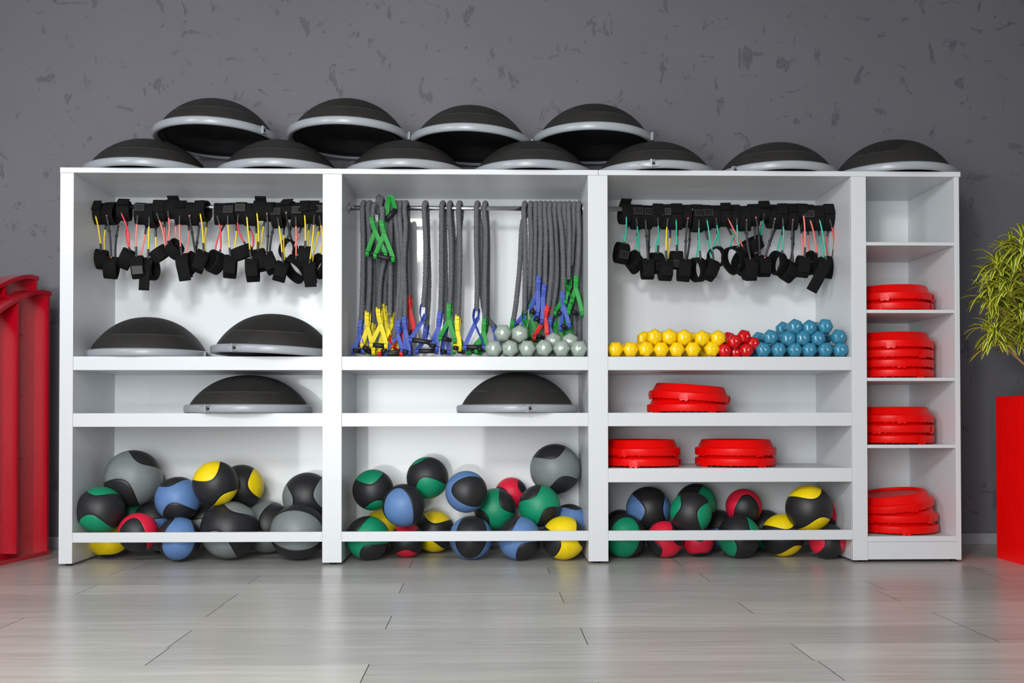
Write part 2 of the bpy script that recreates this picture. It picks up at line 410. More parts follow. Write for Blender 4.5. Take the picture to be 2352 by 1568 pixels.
structure(box('wall_left', -5.1, -5, -8, WALL, FL - .1, 3.5, 'roomwall', b=0))
structure(box('wall_right', 5.6, 5.7, -8, WALL, FL - .1, 3.5, 'roomwall', b=0))
structure(box('wall_front', -5, 5.6, -8.1, -8, FL - .1, 3.5, 'roomwall', b=0))
structure(box('ceiling', -5.1, 5.7, -8.1, WALL + .1, 3.5, 3.6, 'roomwall', b=0))
structure(box('baseboard_back', -5, 5.6, WALL - .014, WALL, FL, FL + .064, 'skirting', b=0.003))

# ------------------------------------------------------------------ shelving units
BK = 0.575; BKI = 0.561
def foot(parent, x, y):
    V, Fs = [], []; lathe_geo(V, Fs, [(0, FL), (.018, FL), (.018, FL + .006), (.012, FL + .008), (.012, 0.001), (0, 0.001)], 16, Matrix.Translation((x, y, 0)))
    obj('foot', mesh('foot', V, Fs, 'black_plastic'), parent)
def rod(parent, x0, x1, ends):
    yr, zr = ROD
    r = tube('hanging_rail', [Vector((x0, yr, zr)), Vector((x1, yr, zr))], 0.0125, 'chrome', parent, 20)
    for x, s in ends:
        V, Fs = [], []
        M4 = Matrix.Translation((x, yr, zr)) @ Matrix.Rotation(s * PI / 2, 4, 'Y')
        lathe_geo(V, Fs, [(0, 0), (.030, 0), (.030, .003), (.024, .006), (.018, .007), (.018, .02), (.0127, .022)], 24, M4)
        obj('rail_flange', mesh('rail_flange', V, Fs, 'chrome'), r)
ROD = (0.28, at(1130, 478.5, 0.28).z)
PT = 1.957
ua = thing('shelving_unit', 'wide white gloss two-bay shelving unit with black cuffs and grey cords on its rails', 'shelving unit', (0, 0, FL))
ub = thing('shelving_unit', 'white gloss shelving unit with coloured dumbbells and a narrow column of red discs', 'shelving unit', (0, 0, FL))
for u in (ua, ub): u.location = (0, 0, 0)
def panel(nm, u, *a, m='white', b=0.0012): return box(nm, *a, m, u, b)
panel('top_panel', ua, -2.143, 0.5597, -.004, BK, PT, 1.983)
panel('top_panel', ub, 0.5617, 2.42, -.004, BK, PT, 1.983)
panel('side_panel', ua, -2.143, -2.076, 0, BK, 0, PT)
panel('divider', ua, -.781, -.736, 0.0185, BK, 0, PT); panel('post_fascia', ua, -.833, -.736, 0, .018, 0, PT)
panel('side_panel', ua, .508, .553, 0.0185, BK, 0, PT); panel('post_fascia', ua, .508, .608, 0, .018, 0, PT)
panel('divider', ub, 1.8555, 1.885, 0.0185, BK, 0, PT); panel('post_fascia', ub, 1.8555, 1.932, 0, .018, 0, PT)
panel('side_panel', ub, 2.388, 2.4135, 0, BK, 0, PT)
for u, x0, x1 in ((ua, -2.076, -.781), (ua, -.736, .508), (ub, .5545, 1.8555), (ub, 1.885, 2.388)):
    panel('back_panel', u, x0, x1, BKI, BK, .02 if x1 > 2 else 0.10, PT, m='white_gloss', b=0)
for x0, x1 in ((-2.076, -.833), (-.736, .508)):
    for zt, th in ((1.0356, .0686), (.7509, .068)):
        panel('shelf', ua, x0 + .0004, x1 - .0004 + (.05 if x1 < 0 else 0), 0.0025, BKI, zt - th, zt)
    panel('front_rail', ua, x0 + .0004, x1 - .0004, 0.001, 0.019, .105, .1545)
for zt, th in ((1.0356, .0686), (.7509, .068), (.4695, .0705)):
    panel('shelf', ub, .5549, 1.8545, 0.0025, BKI, zt - th, zt)
panel('front_rail', ub, .6084, 1.8545, -.003, 0.016, .105, .1545)
NSH = []
for py in (556, 711, 867, 1021):
    z = at(2090, py, 0.004).z; NSH.append(z); panel('shelf', ub, 1.8855, 2.3875, 0.004, BKI, z - .017, z)
zb = at(2090, 1231, 0.0).z; NSH.append(zb)
panel('shelf', ub, 1.8855, 2.3875, 0.001, BKI, zb - .028, zb)
panel('plinth', ub, 1.9325, 2.3875, 0.004, .022, .003, zb - .029)
for u, xs in ((ua, (-2.11, -.785, .558)), (ub, (1.893, 2.395))):
    for x in xs:
        foot(u, x, .05); foot(u, x, .5)
rod(ua, -2.07, -.785, [(-2.0755, 1), (-.782, -1)])
rod(ua, -.73, .502, [(-.7355, 1), (.5075, -1)])
rod(ub, .557, 1.85, [(.5547, 1), (1.855, -1)])

# ------------------------------------------------------------------ half-dome balance trainers
def dome_profile(Rd, z0, h, n=18):
    out = []
    for i in range(n + 1):
        r = Rd * (1 - (i / n) ** 1.0)
        q = r / Rd
        out.append((r, z0 + h * (1 - q ** 2.25) ** 0.80))
    # add dense samples near the edge
    e = [(Rd * q, z0 + h * (1 - q ** 2.25) ** 0.80) for q in (.995, .985, .97)]
    return [(Rd * 1.0, z0)] + e + out[1:]
V, Fs = [], []; lathe_geo(V, Fs, dome_profile(.304, .038, .158), 96)
ME_DOME = mesh('dome', V, Fs, 'dome')
V, Fs = [], []; lathe_geo(V, Fs, [(.300, .044), (.306, .046), (.322, .043), (.330, .038), (.332, .030), (.331, .012), (.327, .003), (.316, .001), (.306, .004), (.300, .012)], 96)
ME_RIM = mesh('rim', V, Fs, 'rim')
V, Fs = [], []; lathe_geo(V, Fs, [(.306, .006), (.296, .016), (.288, .017), (.284, .013), (.262, .012), (.258, .015), (.25, .016), (.03, .018), (.028, .014), (.0, .014)], 96)
ME_BASE = mesh('base_plate', V, Fs, 'base_black')
# hand hold: a bracket with a vertical rib and two lens-shaped hollows
V, Fs = [], []
box_geo(V, Fs, -.0045, .0045, -.344, -.326, .0015, .043, .001)
for s in (-1, 1):
    n = len(V); K = 10
    for i in range(K + 1):
        t = i / K; x = s * (.0045 + .062 * t); hw = .0165 * (1 - t ** 1.6) + .0012
        yy = -math.sqrt(max(0, .3315 ** 2 - x * x))
        for (dz, dy) in ((hw + .002, .0005), (hw, -.0045 * (1 - t)), (hw - .003, -.001)):
            V.append((x, yy + dy, .022 + dz))
        for (dz, dy) in ((-hw + .003, -.001), (-hw, -.0045 * (1 - t)), (-hw - .002, .0005)):
            V.append((x, yy + dy, .022 + dz))
    for i in range(K):
        for k in (0, 1, 3, 4):
            a = n + i * 6 + k; Fs.append((a, a + 1, a + 7, a + 6))
box_geo(V, Fs, .0045, .021, -.342, -.328, .006, .0095, .001); box_geo(V, Fs, .0045, .021, -.342, -.328, .035, .0385, .001)
ME_GRIP = mesh('hand_hold', V, Fs, 'rim', False)
V, Fs = [], []; lathe_geo(V, Fs, [(0, 0), (.0068, 0), (.0068, .006), (.0045, .0062), (.003, .003), (0, .003)], 14, Matrix.Translation((.013, -.333, .022)) @ Matrix.Rotation(PI / 2, 4, 'X'))
ME_PLUG = mesh('grip_bolt', V, Fs, 'plugdark')
DOMES = []
def trainer(px, Y, z, grip_px, tilt=0.0, roll=0.0, patch=0.0, label='', group='', scale=1.0, hs=1.0):
    x = at(px, 800, Y).x
    gx = at(grip_px, 800, Y - .2).x - x if grip_px is not None else None
    ang = math.asin(max(-.97, min(.97, gx / .332))) if gx is not None else R(100)
    t = thing('balance_trainer', label, 'balance trainer', (x, Y, z), (0, 0, 0), group)
    t.rotation_euler = (Matrix.Rotation(tilt, 3, 'X') @ Matrix.Rotation(roll, 3, 'Y')).to_euler()
    t.scale = (scale,) * 3
    obj('dome', ME_DOME, t, (0, 0, .038 * (1 - hs)), (0, 0, patch), (1, 1, hs)); obj('rim', ME_RIM, t); obj('base_plate', ME_BASE, t)
    for k in range(2):
        g = obj('hand_hold', ME_GRIP, t, rot=(0, 0, ang + k * PI)); obj('grip_bolt', ME_PLUG, g)
    return t
TOP = 1.983
rowlab = ['leftmost of the seven domes lying flat along the top of the shelving', 'charcoal dome second from left in the flat row on top, hand hold at its right',
          'grey-rimmed dome third from left in the flat row on the shelving top', 'middle dome of the flat row of seven on the shelving top',
          'flat dome on top with a hand hold at front left, beside the raised right-hand one', 'sixth dome of the flat row on top, hand hold at its left edge',
          'rightmost dome on top of the shelving, above the narrow column of red discs']
GT = 'balance trainers lying flat on top of the shelving'
for i, (px, gp, pa) in enumerate([(343, None, .5), (645, 768, .05), (934, None, .45), (1221, None, .5), (1502, 1488, .15), (1781, 1688, -.2), (2050, None, 2.0)]):
    trainer(px, 0.275, TOP, gp, patch=pa, label=rowlab[i], group=GT, hs=1.08 if i < 6 else 1.2)
GR = 'balance trainers resting on the flat ones below'
for i, (px, py, gp, pa, lb) in enumerate([(497, 310, 598, .1, 'leftmost of the four raised domes, resting across the first two flat domes'),
        (802, 310, 940, .5, 'raised dome second from left, black underside showing above the second and third flat domes'),
        (1082, 325, 1222, .1, 'raised dome third from left with its hand hold touching the rightmost raised one'),
        (1363, 322, 1500, .6, 'rightmost of the four raised domes, casting a shadow on the grey wall')]):
    p = at(px, py, 0.345)
    trainer(px, 0.345, p.z - .044, gp, hs=1.17, tilt=R(-1.3), roll=R(1.0 if i != 2 else 2.0), patch=pa, label=lb, group=GR)
GS = 'balance trainers stored inside the shelving bays'
SH1, SH2, SH3 = 1.0356, .7509, .4695
trainer(343, .30, SH1, 472, patch=0.3, label='charcoal dome in the left bay under the cuffs, beside the left side panel', group=GS, scale=.965, hs=1.24)
tb = trainer(622, .24, SH1 + .012, 535, patch=0.0, roll=R(2.4), label='tilted charcoal dome in the left bay under the cuffs, partly behind the divider', group=GS, scale=.99, hs=1.2)
tb.location.x = -.785 - .338
trainer(573, .262, SH2, 487, patch=0.0, label='dome alone on the low shelf of the left bay, ribbed grip field facing front', group=GS, scale=1.0, hs=1.04)
trainer(1188, .262, SH2, 1210, patch=R(90), label='smooth tall dome alone on the low shelf of the middle bay', group=GS, scale=.975, hs=1.16)

# ------------------------------------------------------------------ medicine balls
def sphere_mesh():
    V, Fs = [], []; seg, rg = 64, 32
    V.append((0, 0, 1))
    for j in range(1, rg):
        a = PI * j / rg
        for i in range(seg): b = 2 * PI * i / seg; V.append((math.sin(a) * math.cos(b), math.sin(a) * math.sin(b), math.cos(a)))
    V.append((0, 0, -1)); e = len(V) - 1
    for i in range(seg): Fs.append((0, 1 + i, 1 + (i + 1) % seg)); Fs.append((e, e - seg + (i + 1) % seg, e - seg + i))
    for j in range(rg - 2):
        for i in range(seg):
            a = 1 + j * seg + i; b = 1 + j * seg + (i + 1) % seg; Fs.append((a, a + seg, b + seg, b))
    return V, Fs
SV, SF = sphere_mesh()
BM = {k: mesh('medicine_ball', SV, SF, 'ball_' + k) for k in ('green', 'grey', 'blue', 'yellow', 'red')}
BALL_GROUPS = ('medicine balls in the bottom of the left bay', 'medicine balls in the bottom of the middle bay', 'medicine balls in the bottom of the right bay')
def ball(gi, col, px, py, rpx, Y, zd, xd, label):
    """zd/xd: ball axes in (right, up, toward camera)"""
    c = at(px, py, Y); r = rpx * mpp(Y)
    if c.z - r < FL: c.z = FL + r
    toW = lambda v: Vector((v[0], -v[2], v[1]))
    z = toW(zd).normalized(); x = toW(xd); x = (x - z * x.dot(z)).normalized(); y = z.cross(x)
    m3 = Matrix((x, y, z)).transposed()
    o = obj('medicine_ball', BM[col], None, c, m3.to_euler(), r)
    tag(o, label, 'medicine ball', BALL_GROUPS[gi])
def K(nz, xd): return (tuple(-v for v in nz), xd)
def Cc(z, xd): return (z, xd)
def Yf(y, z):   # black tongue facing: local y given, z given -> x = y cross z
    yv, zv = Vector(y), Vector(z); zv = (zv - yv * zv.dot(yv) / yv.length_squared)
    # view coords (right, up, toward) are left-handed against world mapping; build x in world then back
    yw = Vector((yv.x, -yv.z, yv.y)); zw = Vector((zv.x, -zv.z, zv.y)); xw = yw.cross(zw); return (tuple(zv), (xw.x, xw.z, -xw.y))
BALLS = [
 (0,'green',231,1171,53,.134,*K((0,.34,1),(0.1,1,0)),'black medicine ball with green top and bottom, at the left side panel'),
 (0,'grey',306,1098,64,.32,*Cc((.3,.34,1),(1,-.55,0)),'large grey ball with two black caps, highest in the left bay'),
 (0,'blue',409,1146,51,.223,*Cc((-.08,.3,1),(1,.25,0)),'blue ball with black caps, upper one beside the large grey ball'),
 (0,'yellow',495,1110,51,.138,*K((.38,-.12,1),(-.7,1,0)),'yellow and black ball resting on a large grey and black one'),
 (0,'yellow',555,1117,50,.358,*K((.1,0,1),(1,.2,0)),'black ball with yellow right edge behind the front yellow ball'),
 (0,'grey',706,1141,56,.395,*K((0,.05,1),(1,.15,0)),'grey and black ball high against the divider in the left bay'),
 (0,'red',317,1222,44,.122,*Yf((-.05,-.25,1),(.05,1,0)),'small red ball with a black centre in the left bay'),
 (0,'blue',411,1237,49,.14,*Cc((.25,1,.1),(.3,.0,1)),'blue and black ball on the floor below the other blue one, left bay'),
 (0,'grey',527,1216,65,.175,*K((.1,.45,1),(.45,1,0)),'large grey and black ball behind the rail, under the yellow ball'),
 (0,'grey',613,1209,59,.408,*Cc((-.5,-.1,1),(.5,-1,0)),'grey ball with a black patch at the back between two large grey balls'),
 (0,'grey',685,1221,63,.18,*Cc((-1,.15,.15),(-.1,.2,1)),'large grey ball with black lower half next to the divider, at the front'),
 (0,'yellow',250,1235,44,.295,*Cc((-.3,-.6,1),(1,.3,0)),'yellow ball on the floor under the green and black one, left bay'),
 (0,'green',300,1178,40,.46,*Cc((0,.1,1),(1,.5,0)),'dark green ball glimpsed under the large grey ball, left bay'),
 (0,'blue',352,1196,44,.36,*Yf((0,1,.7),(1,0,0)),'black side of a ball in the gap left of the lower blue ball'),
 (0,'grey',468,1195,46,.40,*Yf((0,1,.7),(1,0,0)),'black side of a ball in the gap left of the large grey ball'),
 (0,'grey',372,1236,34,.475,*Cc((0,-.5,1),(1,0,0)),'grey ball low at the back, seen under the rail behind the small red one'),
 (1,'green',857,1125,47,.257,*K((.15,-.05,1),(-.25,1,0)),'black ball with green top and bottom, leftmost in the middle bay'),
 (1,'green',982,1097,48,.274,*K((-.45,.5,1),(.5,-1,0)),'black and green ball, highest of the left heap in the middle bay'),
 (1,'blue',927,1160,49,.14,*Cc((0.1,-1,-.1),(-.25,-.38,1)),'black ball with a round blue face resting above the small red one'),
 (1,'blue',1071,1129,48,.138,*Yf((.45,.1,1),(-1,.1,0)),'ball with blue left half and black right half, upper middle bay'),
 (1,'red',1174,1133,37,.465,*Cc((.1,.3,1),(.35,-1,0)),'small red and black ball at the back between two green ones'),
 (1,'grey',1275,1077,58,.40,*Cc((.08,.12,1),(1,.35,0)),'large grey ball with black caps, highest in the middle bay'),
 (1,'green',1137,1169,48,.305,*Cc((-.05,0,1),(.65,-1,0)),'black ball with a diagonal green band below the small red one'),
 (1,'green',1239,1161,48,.252,*Cc((0,.25,1),(1,.8,0)),'green and black ball directly below the large grey one, middle bay'),
 (1,'green',845,1235,50,.167,*Cc((-.3,.05,1),(1,.6,0)),'green and black ball on the floor at the left of the middle bay'),
 (1,'red',935,1240,39,.275,*K((0,-.05,1),(0,1,0)),'small red ball with a black band on the floor of the middle bay'),
 (1,'yellow',998,1220,47,.44,*K((-.1,.1,1),(.2,1,0)),'yellow and black ball at the back beside the small red one'),
 (1,'blue',1082,1234,50,.176,*Yf((0,.05,1),(-.15,-1,0)),'blue ball with a black oval centre on the floor, middle bay'),
 (1,'blue',1193,1236,50,.143,*Cc((-.25,.1,1),(1,.8,0)),'blue band ball on the floor second from right, middle bay'),
 (1,'yellow',1294,1235,50,.141,*Cc((.2,0,1),(-.25,1,0)),'black ball with an upright yellow band, right end of the middle bay'),
 (1,'yellow',880,1213,45,.447,*Cc((.5,0,1),(.3,-1,0)),'yellow and black ball peeping out behind the green one on the left'),
 (1,'blue',1308,1200,43,.34,*Cc((.3,.5,1),(1,0,0)),'blue edged ball almost hidden behind the yellow band ball'),
 (2,'blue',1489,1168,51,.349,*K((.12,0,1),(1,.05,0)),'black ball with pale blue sides, leftmost upper ball in the right bay'),
 (2,'green',1599,1157,47,.345,*K((-.6,.0,1),(1,.35,0)),'green and black ball touching the shelf above, behind another green one'),
 (2,'green',1587,1177,48,.139,*K((-.3,.3,1),(1,-.35,0)),'black and green ball in front, upper heap of the right bay'),
 (2,'red',1708,1163,41,.322,*Yf((0,-.35,1),(0,1,0)),'ball with a red ring round a black centre, right bay'),
 (2,'yellow',1858,1167,53,.137,*K((.1,.1,1),(-.25,1,0)),'yellow ball with a broad black band, highest at the right end'),
 (2,'green',1434,1230,50,.218,*Cc((-.3,-1,0),(-.2,-.2,1)),'green faced ball on the floor at the left of the right bay'),
 (2,'green',1425,1208,38,.455,*Yf((0,1,.7),(1,0,0)),'black topped ball in the back left corner of the right bay'),
 (2,'red',1527,1238,42,.206,*Cc((0,-.2,1),(.5,-1,0)),'black ball with a red band under the blue one, right bay'),
 (2,'red',1603,1240,37,.259,*Cc((0,-.4,1),(1,.1,0)),'small red ball on the floor below the front green one'),
 (2,'green',1697,1232,49,.185,*K((0,.0,1),(1,.55,0)),'black ball with green sides on the floor below the red ringed one'),
 (2,'yellow',1798,1231,49,.24,*K((.2,0,1),(-.3,1,0)),'yellow and black ball on the floor left of the high yellow one'),
 (2,'red',1900,1242,41,.14,*K((0,0,1),(1,0,0)),'black ball with red sides on the floor at the right end'),
 (2,'blue',1650,1213,43,.452,*Yf((0,1,.7),(1,0,0)),'black ball at the back between the green and the red ringed balls'),
 (2,'green',1757,1215,45,.447,*Yf((0,1,.7),(1,0,0)),'black ball at the back behind the lower yellow one, right bay'),
 (2,'red',1893,1185,38,.33,*K((-.4,0,1),(1,.3,0)),'red edged black ball hidden behind the high yellow ball'),
]
for b in BALLS: ball(*b)

# ------------------------------------------------------------------ dumbbells
def head_mesh(Rr, L_, m):
    V, Fs = [], []; seg = 48
    prof = [(0, .0, 1), (0, .45, .9), (.03, .70, .7), (.12, .88, .3), (.25, .97, .12), (.4, 1.0, .08), (.55, 1.0, .08), (.68, .96, .1), (.80, .86, .16), (.89, .70, .3), (.95, .5, .55), (.985, .27, .85), (1, 0, 1)]
    for (t, s, c) in prof:
        for i in range(seg):
            a = 2 * PI * i / seg; h = math.cos(PI / 6) / math.cos((a % (PI / 3)) - PI / 6)
            r = Rr * s * (h * (1 - c) + .93 * c); r = min(r, Rr * s * .985)
            V.append((r * math.cos(a), -L_ * t, r * math.sin(a)))
    for j in range(len(prof) - 1):
        for i in range(seg): Fs.append((j * seg + i, j * seg + (i + 1) % seg, (j + 1) * seg + (i + 1) % seg, (j + 1) * seg + i))
    return mesh('head', V, Fs, m)
def digit_mesh(ch, m, size):
    cu = bpy.data.curves.new('digit', 'FONT'); cu.body = ch; cu.size = size; cu.extrude = 0.0006; cu.align_x = 'CENTER'; cu.align_y = 'CENTER'; cu.resolution_u = 3; cu.offset = size * .012
    o = bpy.data.objects.new('digit', cu); C.objects.link(o)
    me = bpy.data.meshes.new_from_object(o); bpy.data.objects.remove(o); me.materials.clear(); me.materials.append(M[m]); return me
DB = {}
for k, (rpx, L_, ch) in dict(grey=(19.6, .062, '8'), yellow=(18.0, .058, '6'), blue=(17.6, .058, '5'), red=(16.2, .055, '4')).items():
    Rr = rpx * 1.07 * mpp(.05)
    V, Fs = [], []
    lathe_geo(V, Fs, [(0, -.055), (.0125, -.055), (.0145, -.03), (.0155, 0), (.0145, .03), (.0125, .055), (0, .055)], 20, Matrix.Rotation(PI / 2, 4, 'X'))
    DB[k] = (Rr, L_, head_mesh(Rr, L_, 'db_' + k), mesh('handle', V, Fs, 'db_' + k), digit_mesh(ch, 'num_' + k, Rr * .46))
DG = {'grey': 'grey dumbbells marked 8 in the middle bay', 'yellow': 'yellow dumbbells in the right bay', 'red': 'small red dumbbells between the yellow and the blue ones', 'blue': 'blue dumbbells in the right bay'}
def dumbbell(col, px, py, rot, yaw, label, Yf_=0.02, pitch=0.0, num=None):
    Rr, L_, mh, mg, md = DB[col]
    front = at(px, py, Yf_ + L_ / 2)
    t = thing('dumbbell', label, 'dumbbell', (0, 0, 0), (0, 0, 0), DG[col])
    rot3 = Matrix.Rotation(yaw, 3, 'Z') @ Matrix.Rotation(pitch, 3, 'X')
    G = .045
    # origin at the centre of the handle; the front head runs from -G to -(G+L)
    c = front - rot3 @ Vector((0, -(G + L_ * .55), 0))
    t.location = c; t.rotation_euler = rot3.to_euler()
    r = R(rot)
    obj('head', mh, t, (0, -G, 0), (0, r, 0)); obj('head', mh, t, (0, G, 0), (0, -r, PI)); obj('handle', mg, t)
    nr = R(num if num is not None else random.uniform(-50, 50))
    obj('number', md, t, (0, -G - L_ * 1.0, 0), Euler((PI / 2, nr, 0), 'XYZ'))
ORD = ['first', 'second', 'third', 'fourth', 'fifth', 'sixth', 'seventh', 'eighth', 'ninth', 'tenth', 'eleventh', 'twelfth', 'thirteenth', 'fourteenth', 'fifteenth', 'sixteenth', 'seventeenth', 'eighteenth', 'nineteenth', 'twentieth', 'twenty-first', 'twenty-second', 'twenty-third', 'twenty-fourth', 'twenty-fifth', 'twenty-sixth', 'twenty-seventh', 'twenty-eighth']
def row(col, pts, fmt, last=None):
    for i, p in enumerate(pts):
        lab = fmt.format(ORD[i]) if not (last and i == len(pts) - 1) else last
        dumbbell(col, p[0], p[1], p[2], R(p[3]) if len(p) > 3 else 0, lab, *(p[4:5] if len(p) > 4 else ()), num=p[5] if len(p) > 5 else None)
row('grey', [(1134, 800, 8, -3, .02, 5), (1171.5, 800, 20, -4, .02, 10), (1211, 800, 2, -3, .02, -35), (1250, 799, 12, -4, .02, 8), (1290, 800, 0, 0, .02, 35), (1330, 801, 0, 1, .02, 45)],
    'grey dumbbell marked 8, {} from the left in the front row on the middle shelf', 'grey dumbbell marked 8 at the right post, end of the front row')
row('grey', [(1155, 764, 0, -3, .02, -75), (1194, 766, 30, 2, .02, 85)], 'grey dumbbell marked 8 in the upper left pair, {} from the left')
row('grey', [(1271, 783, 30, 0, .09, 25), (1309, 784, 30, 0, .09, 85)], 'grey dumbbell marked 8 peering over the right front row, {} of two')
row('yellow', [(1414, 802, 0, 6, .02, 20), (1449, 802, 0, 6, .02, 30), (1484, 801, 15, 5, .02, 15), (1519, 802, 0, 4, .02, 15), (1555, 802, 5, 3, .02, 60), (1592, 802, 0, 2, .02, 200), (1636, 801, 8, 6, .02, 210)],
    'yellow dumbbell on the shelf board, {} from the left in the lower row', 'yellow dumbbell at the right end of the lower row, touching the red ones')
row('yellow', [(1504, 773, 30, 12, .02, 200), (1538, 773, 28, 3, .02, -20), (1572, 774, 28, 2, .02, 190), (1613, 776, 28, 7, .02, 200), (1650, 776, 25, 7, .02, 200)],
    'yellow dumbbell lying on the lower ones, {} from the left in the upper row', 'yellow dumbbell at the right end of the upper row, by the red ones')
for p, lb in zip([(1665, 805, 0, 4, .02), (1690, 809, 0, 0, .06), (1715, 804, 20, 3, .02), (1687, 784, 12, 6, .02), (1730, 789, 5, 8, .05), (1710, 773, 10, 20, .035)],
                 ['dark red dumbbell on the shelf touching the last yellow one', 'red dumbbell low in the gap between two red ones on the shelf', 'bright red dumbbell on the shelf below the right-hand red one',
                  'red dumbbell in the centre of the red heap', 'red dumbbell leaning against the first blue ones', 'topmost red dumbbell, turned so both of its heads show']):
    dumbbell('red', p[0], p[1], p[2], R(p[3]), lb, p[4])
row('blue', [(1754, 803, 10, 5, .02), (1789, 803, 4, 4, .02), (1826, 803, 0, 4, .02), (1859.5, 803, 12, 2, .02), (1896, 803, 0, 6, .02), (1931, 803, 12, 2, .02)],
    'blue dumbbell on the shelf board, {} from the left in the bottom blue row', 'blue dumbbell at the divider, right end of the bottom blue row')
row('blue', [(1771, 774, 14, 9, .02), (1811, 777, 26, 3, .02), (1844.5, 776, 20, 3, .02), (1879.5, 777, 18, 4, .02), (1927, 773, 8, 12, .02)],
    'blue dumbbell in the middle blue layer, {} from the left', 'blue dumbbell in the middle blue layer, separate at its right end')
row('blue', [(1827, 750, 20, 8, .02), (1860, 752, 22, 2, .02), (1896, 749, 4, 4, .02)],
    'blue dumbbell in the top blue layer, {} of three from the left', 'blue dumbbell highest at the right of the top blue layer')

# ------------------------------------------------------------------ red moulded discs (step platforms)
def disc_meshes():
    V, Fs = [], []
    prof = [(.150, .026), (.156, .064), (.160, .082), (.166, .088), (.174, .088), (.180, .084), (.1955, .050), (.200, .047), (.209, .046), (.2125, .042), (.2125, .012), (.210, .008), (.206, .008), (.204, .012), (.203, .036), (.190, .042), (.150, .026)]
    prof[0] = (0.0, .066); prof.insert(1, (.150, .066)); prof[2] = (.156, .068)
    prof = [(0, .070), (.150, .070), (.157, .072), (.161, .083), (.166, .088), (.174, .088), (.180, .084), (.1955, .050), (.200, .047), (.209, .046), (.2125, .042), (.2125, .012), (.210, .008), (.206, .008), (.204, .012), (.203, .036), (.192, .044), (.170, .078), (.0, .066)]
    lathe_geo(V, Fs, prof, 96)
    for i in range(36):   # short teeth under the skirt
        a = 2 * PI * i / 36; c, s = math.cos(a), math.sin(a); n = len(V)
        for (r, dt, z) in ((.203, -.0016, .0045), (.209, -.0016, .0045), (.209, .0016, .0045), (.203, .0016, .0045), (.203, -.0022, .010), (.209, -.0022, .010), (.209, .0022, .010), (.203, .0022, .010)):
            V.append((r * c - dt * s, r * s + dt * c, z))
        Fs += [tuple(n + k for k in f) for f in ((0, 3, 2, 1), (4, 5, 6, 7), (0, 1, 5, 4), (1, 2, 6, 5), (2, 3, 7, 6), (3, 0, 4, 7))]
    body = sharp(mesh('body', V, Fs, 'riser'), 40)
    V, Fs = [], []
    # trapezoid foot tab following the skirt, with a notched toe below
    n = 0; K = 8
    for j, (z, hw, dr) in enumerate(((.040, .018, .0), (.0385, .019, .0035), (.014, .024, .0035), (.0125, .0245, .0006), (.0055, .021, .0006), (.0, .019, .0006))):
        for i in range(K + 1):
            x = -hw + 2 * hw * i / K; zz = z
            if j == 5 and 3 <= i <= 5: zz = .0045
            V.append((x, -math.sqrt(.2125 ** 2 - x * x) - dr, zz))
    for j in range(5):
        for i in range(K): a = j * (K + 1) + i; Fs.append((a, a + 1, a + K + 2, a + K + 1))
    # inner wall of the toe
    m = len(V)
    for (z, hw) in ((.014, .0245), (.0, .019)):
        for i in range(K + 1):
            x = -hw + 2 * hw * i / K; zz = .0045 if (z == 0 and 3 <= i <= 5) else z
            V.append((x, -math.sqrt(.2125 ** 2 - x * x) + .007, zz))
    for i in range(K): Fs.append((m + i, m + K + 1 + i, m + K + 2 + i, m + i + 1)); Fs.append((5 * (K + 1) + i, 5 * (K + 1) + i + 1, m + K + 2 + i, m + K + 1 + i))
    for i in (0, K): Fs.append((3 * (K + 1) + i, 5 * (K + 1) + i, m + K + 1 + i, m + i))
    return body, sharp(mesh('foot_tab', V, Fs, 'riser'), 40)
ME_DISC, ME_TAB = disc_meshes()
def disc(x, y, z, ang, tiltx, tilty, label, group):
    t = thing('step_disc', label, 'step platform', (x, y, z), (0, 0, 0), group)
    t.rotation_euler = (Matrix.Rotation(tiltx, 3, 'X') @ Matrix.Rotation(tilty, 3, 'Y')).to_euler()
    obj('body', ME_DISC, t)
    for k in range(4): obj('foot_tab', ME_TAB, t, rot=(0, 0, ang + k * PI / 2))
PD = 0.0535
def stack(x, y, z, angs, labels, group, pitch=PD):
    for i, (a, l) in enumerate(zip(angs, labels)): disc(x, y, z + i * pitch, R(a), 0, 0, l, group)
xs1 = at(1578, 900, .25).x
disc(xs1, .25, SH2, R(27), 0, 0, 'lower red disc of the crooked pair below the yellow dumbbells', 'red discs on the open shelves')
disc(xs1 + .010, .25, SH2 + .060, R(-19), R(1.0), R(4.2), 'tilted upper red disc of the crooked pair below the yellow dumbbells', 'red discs on the open shelves')
x2, x3 = at(1470, 1050, .25).x, at(1689, 1050, .25).x
stack(x2, .25, SH3, (-18, -34), ('lower red disc of the pair by the middle post', 'upper red disc of the pair by the middle post'), 'red discs on the open shelves')
stack(x3, .25, SH3, (27, 22), ('lower red disc of the pair in the middle of the lower shelf', 'upper red disc of the pair in the middle of the lower shelf'), 'red discs on the open shelves')
XN = at(2047, 900, .25).x
GN = 'red discs in the narrow column'
stack(XN, .25, NSH[1], (-40, 60), ('lower red disc of the highest pair in the narrow column', 'upper red disc of the highest pair in the narrow column'), GN)
stack(XN, .25, NSH[2], (20, -8, 24, -22), ('bottom red disc of the stack of four in the narrow column', 'second red disc from the bottom in the stack of four', 'third red disc from the bottom in the stack of four', 'top red disc of the stack of four in the narrow column'), GN, .0515)
stack(XN, .25, NSH[3], (22, -42, -8), ('bottom red disc of the level stack of three in the narrow column', 'middle red disc of the level stack of three in the narrow column', 'top red disc of the level stack of three in the narrow column'), GN)
disc(XN + .014, .235, NSH[4], R(-8), 0, 0, 'bottom red disc of the crooked stack above the plinth', GN)
disc(XN + .010, .235, NSH[4] + .0555, R(32), 0, R(-1.0), 'middle red disc of the crooked stack above the plinth', GN)
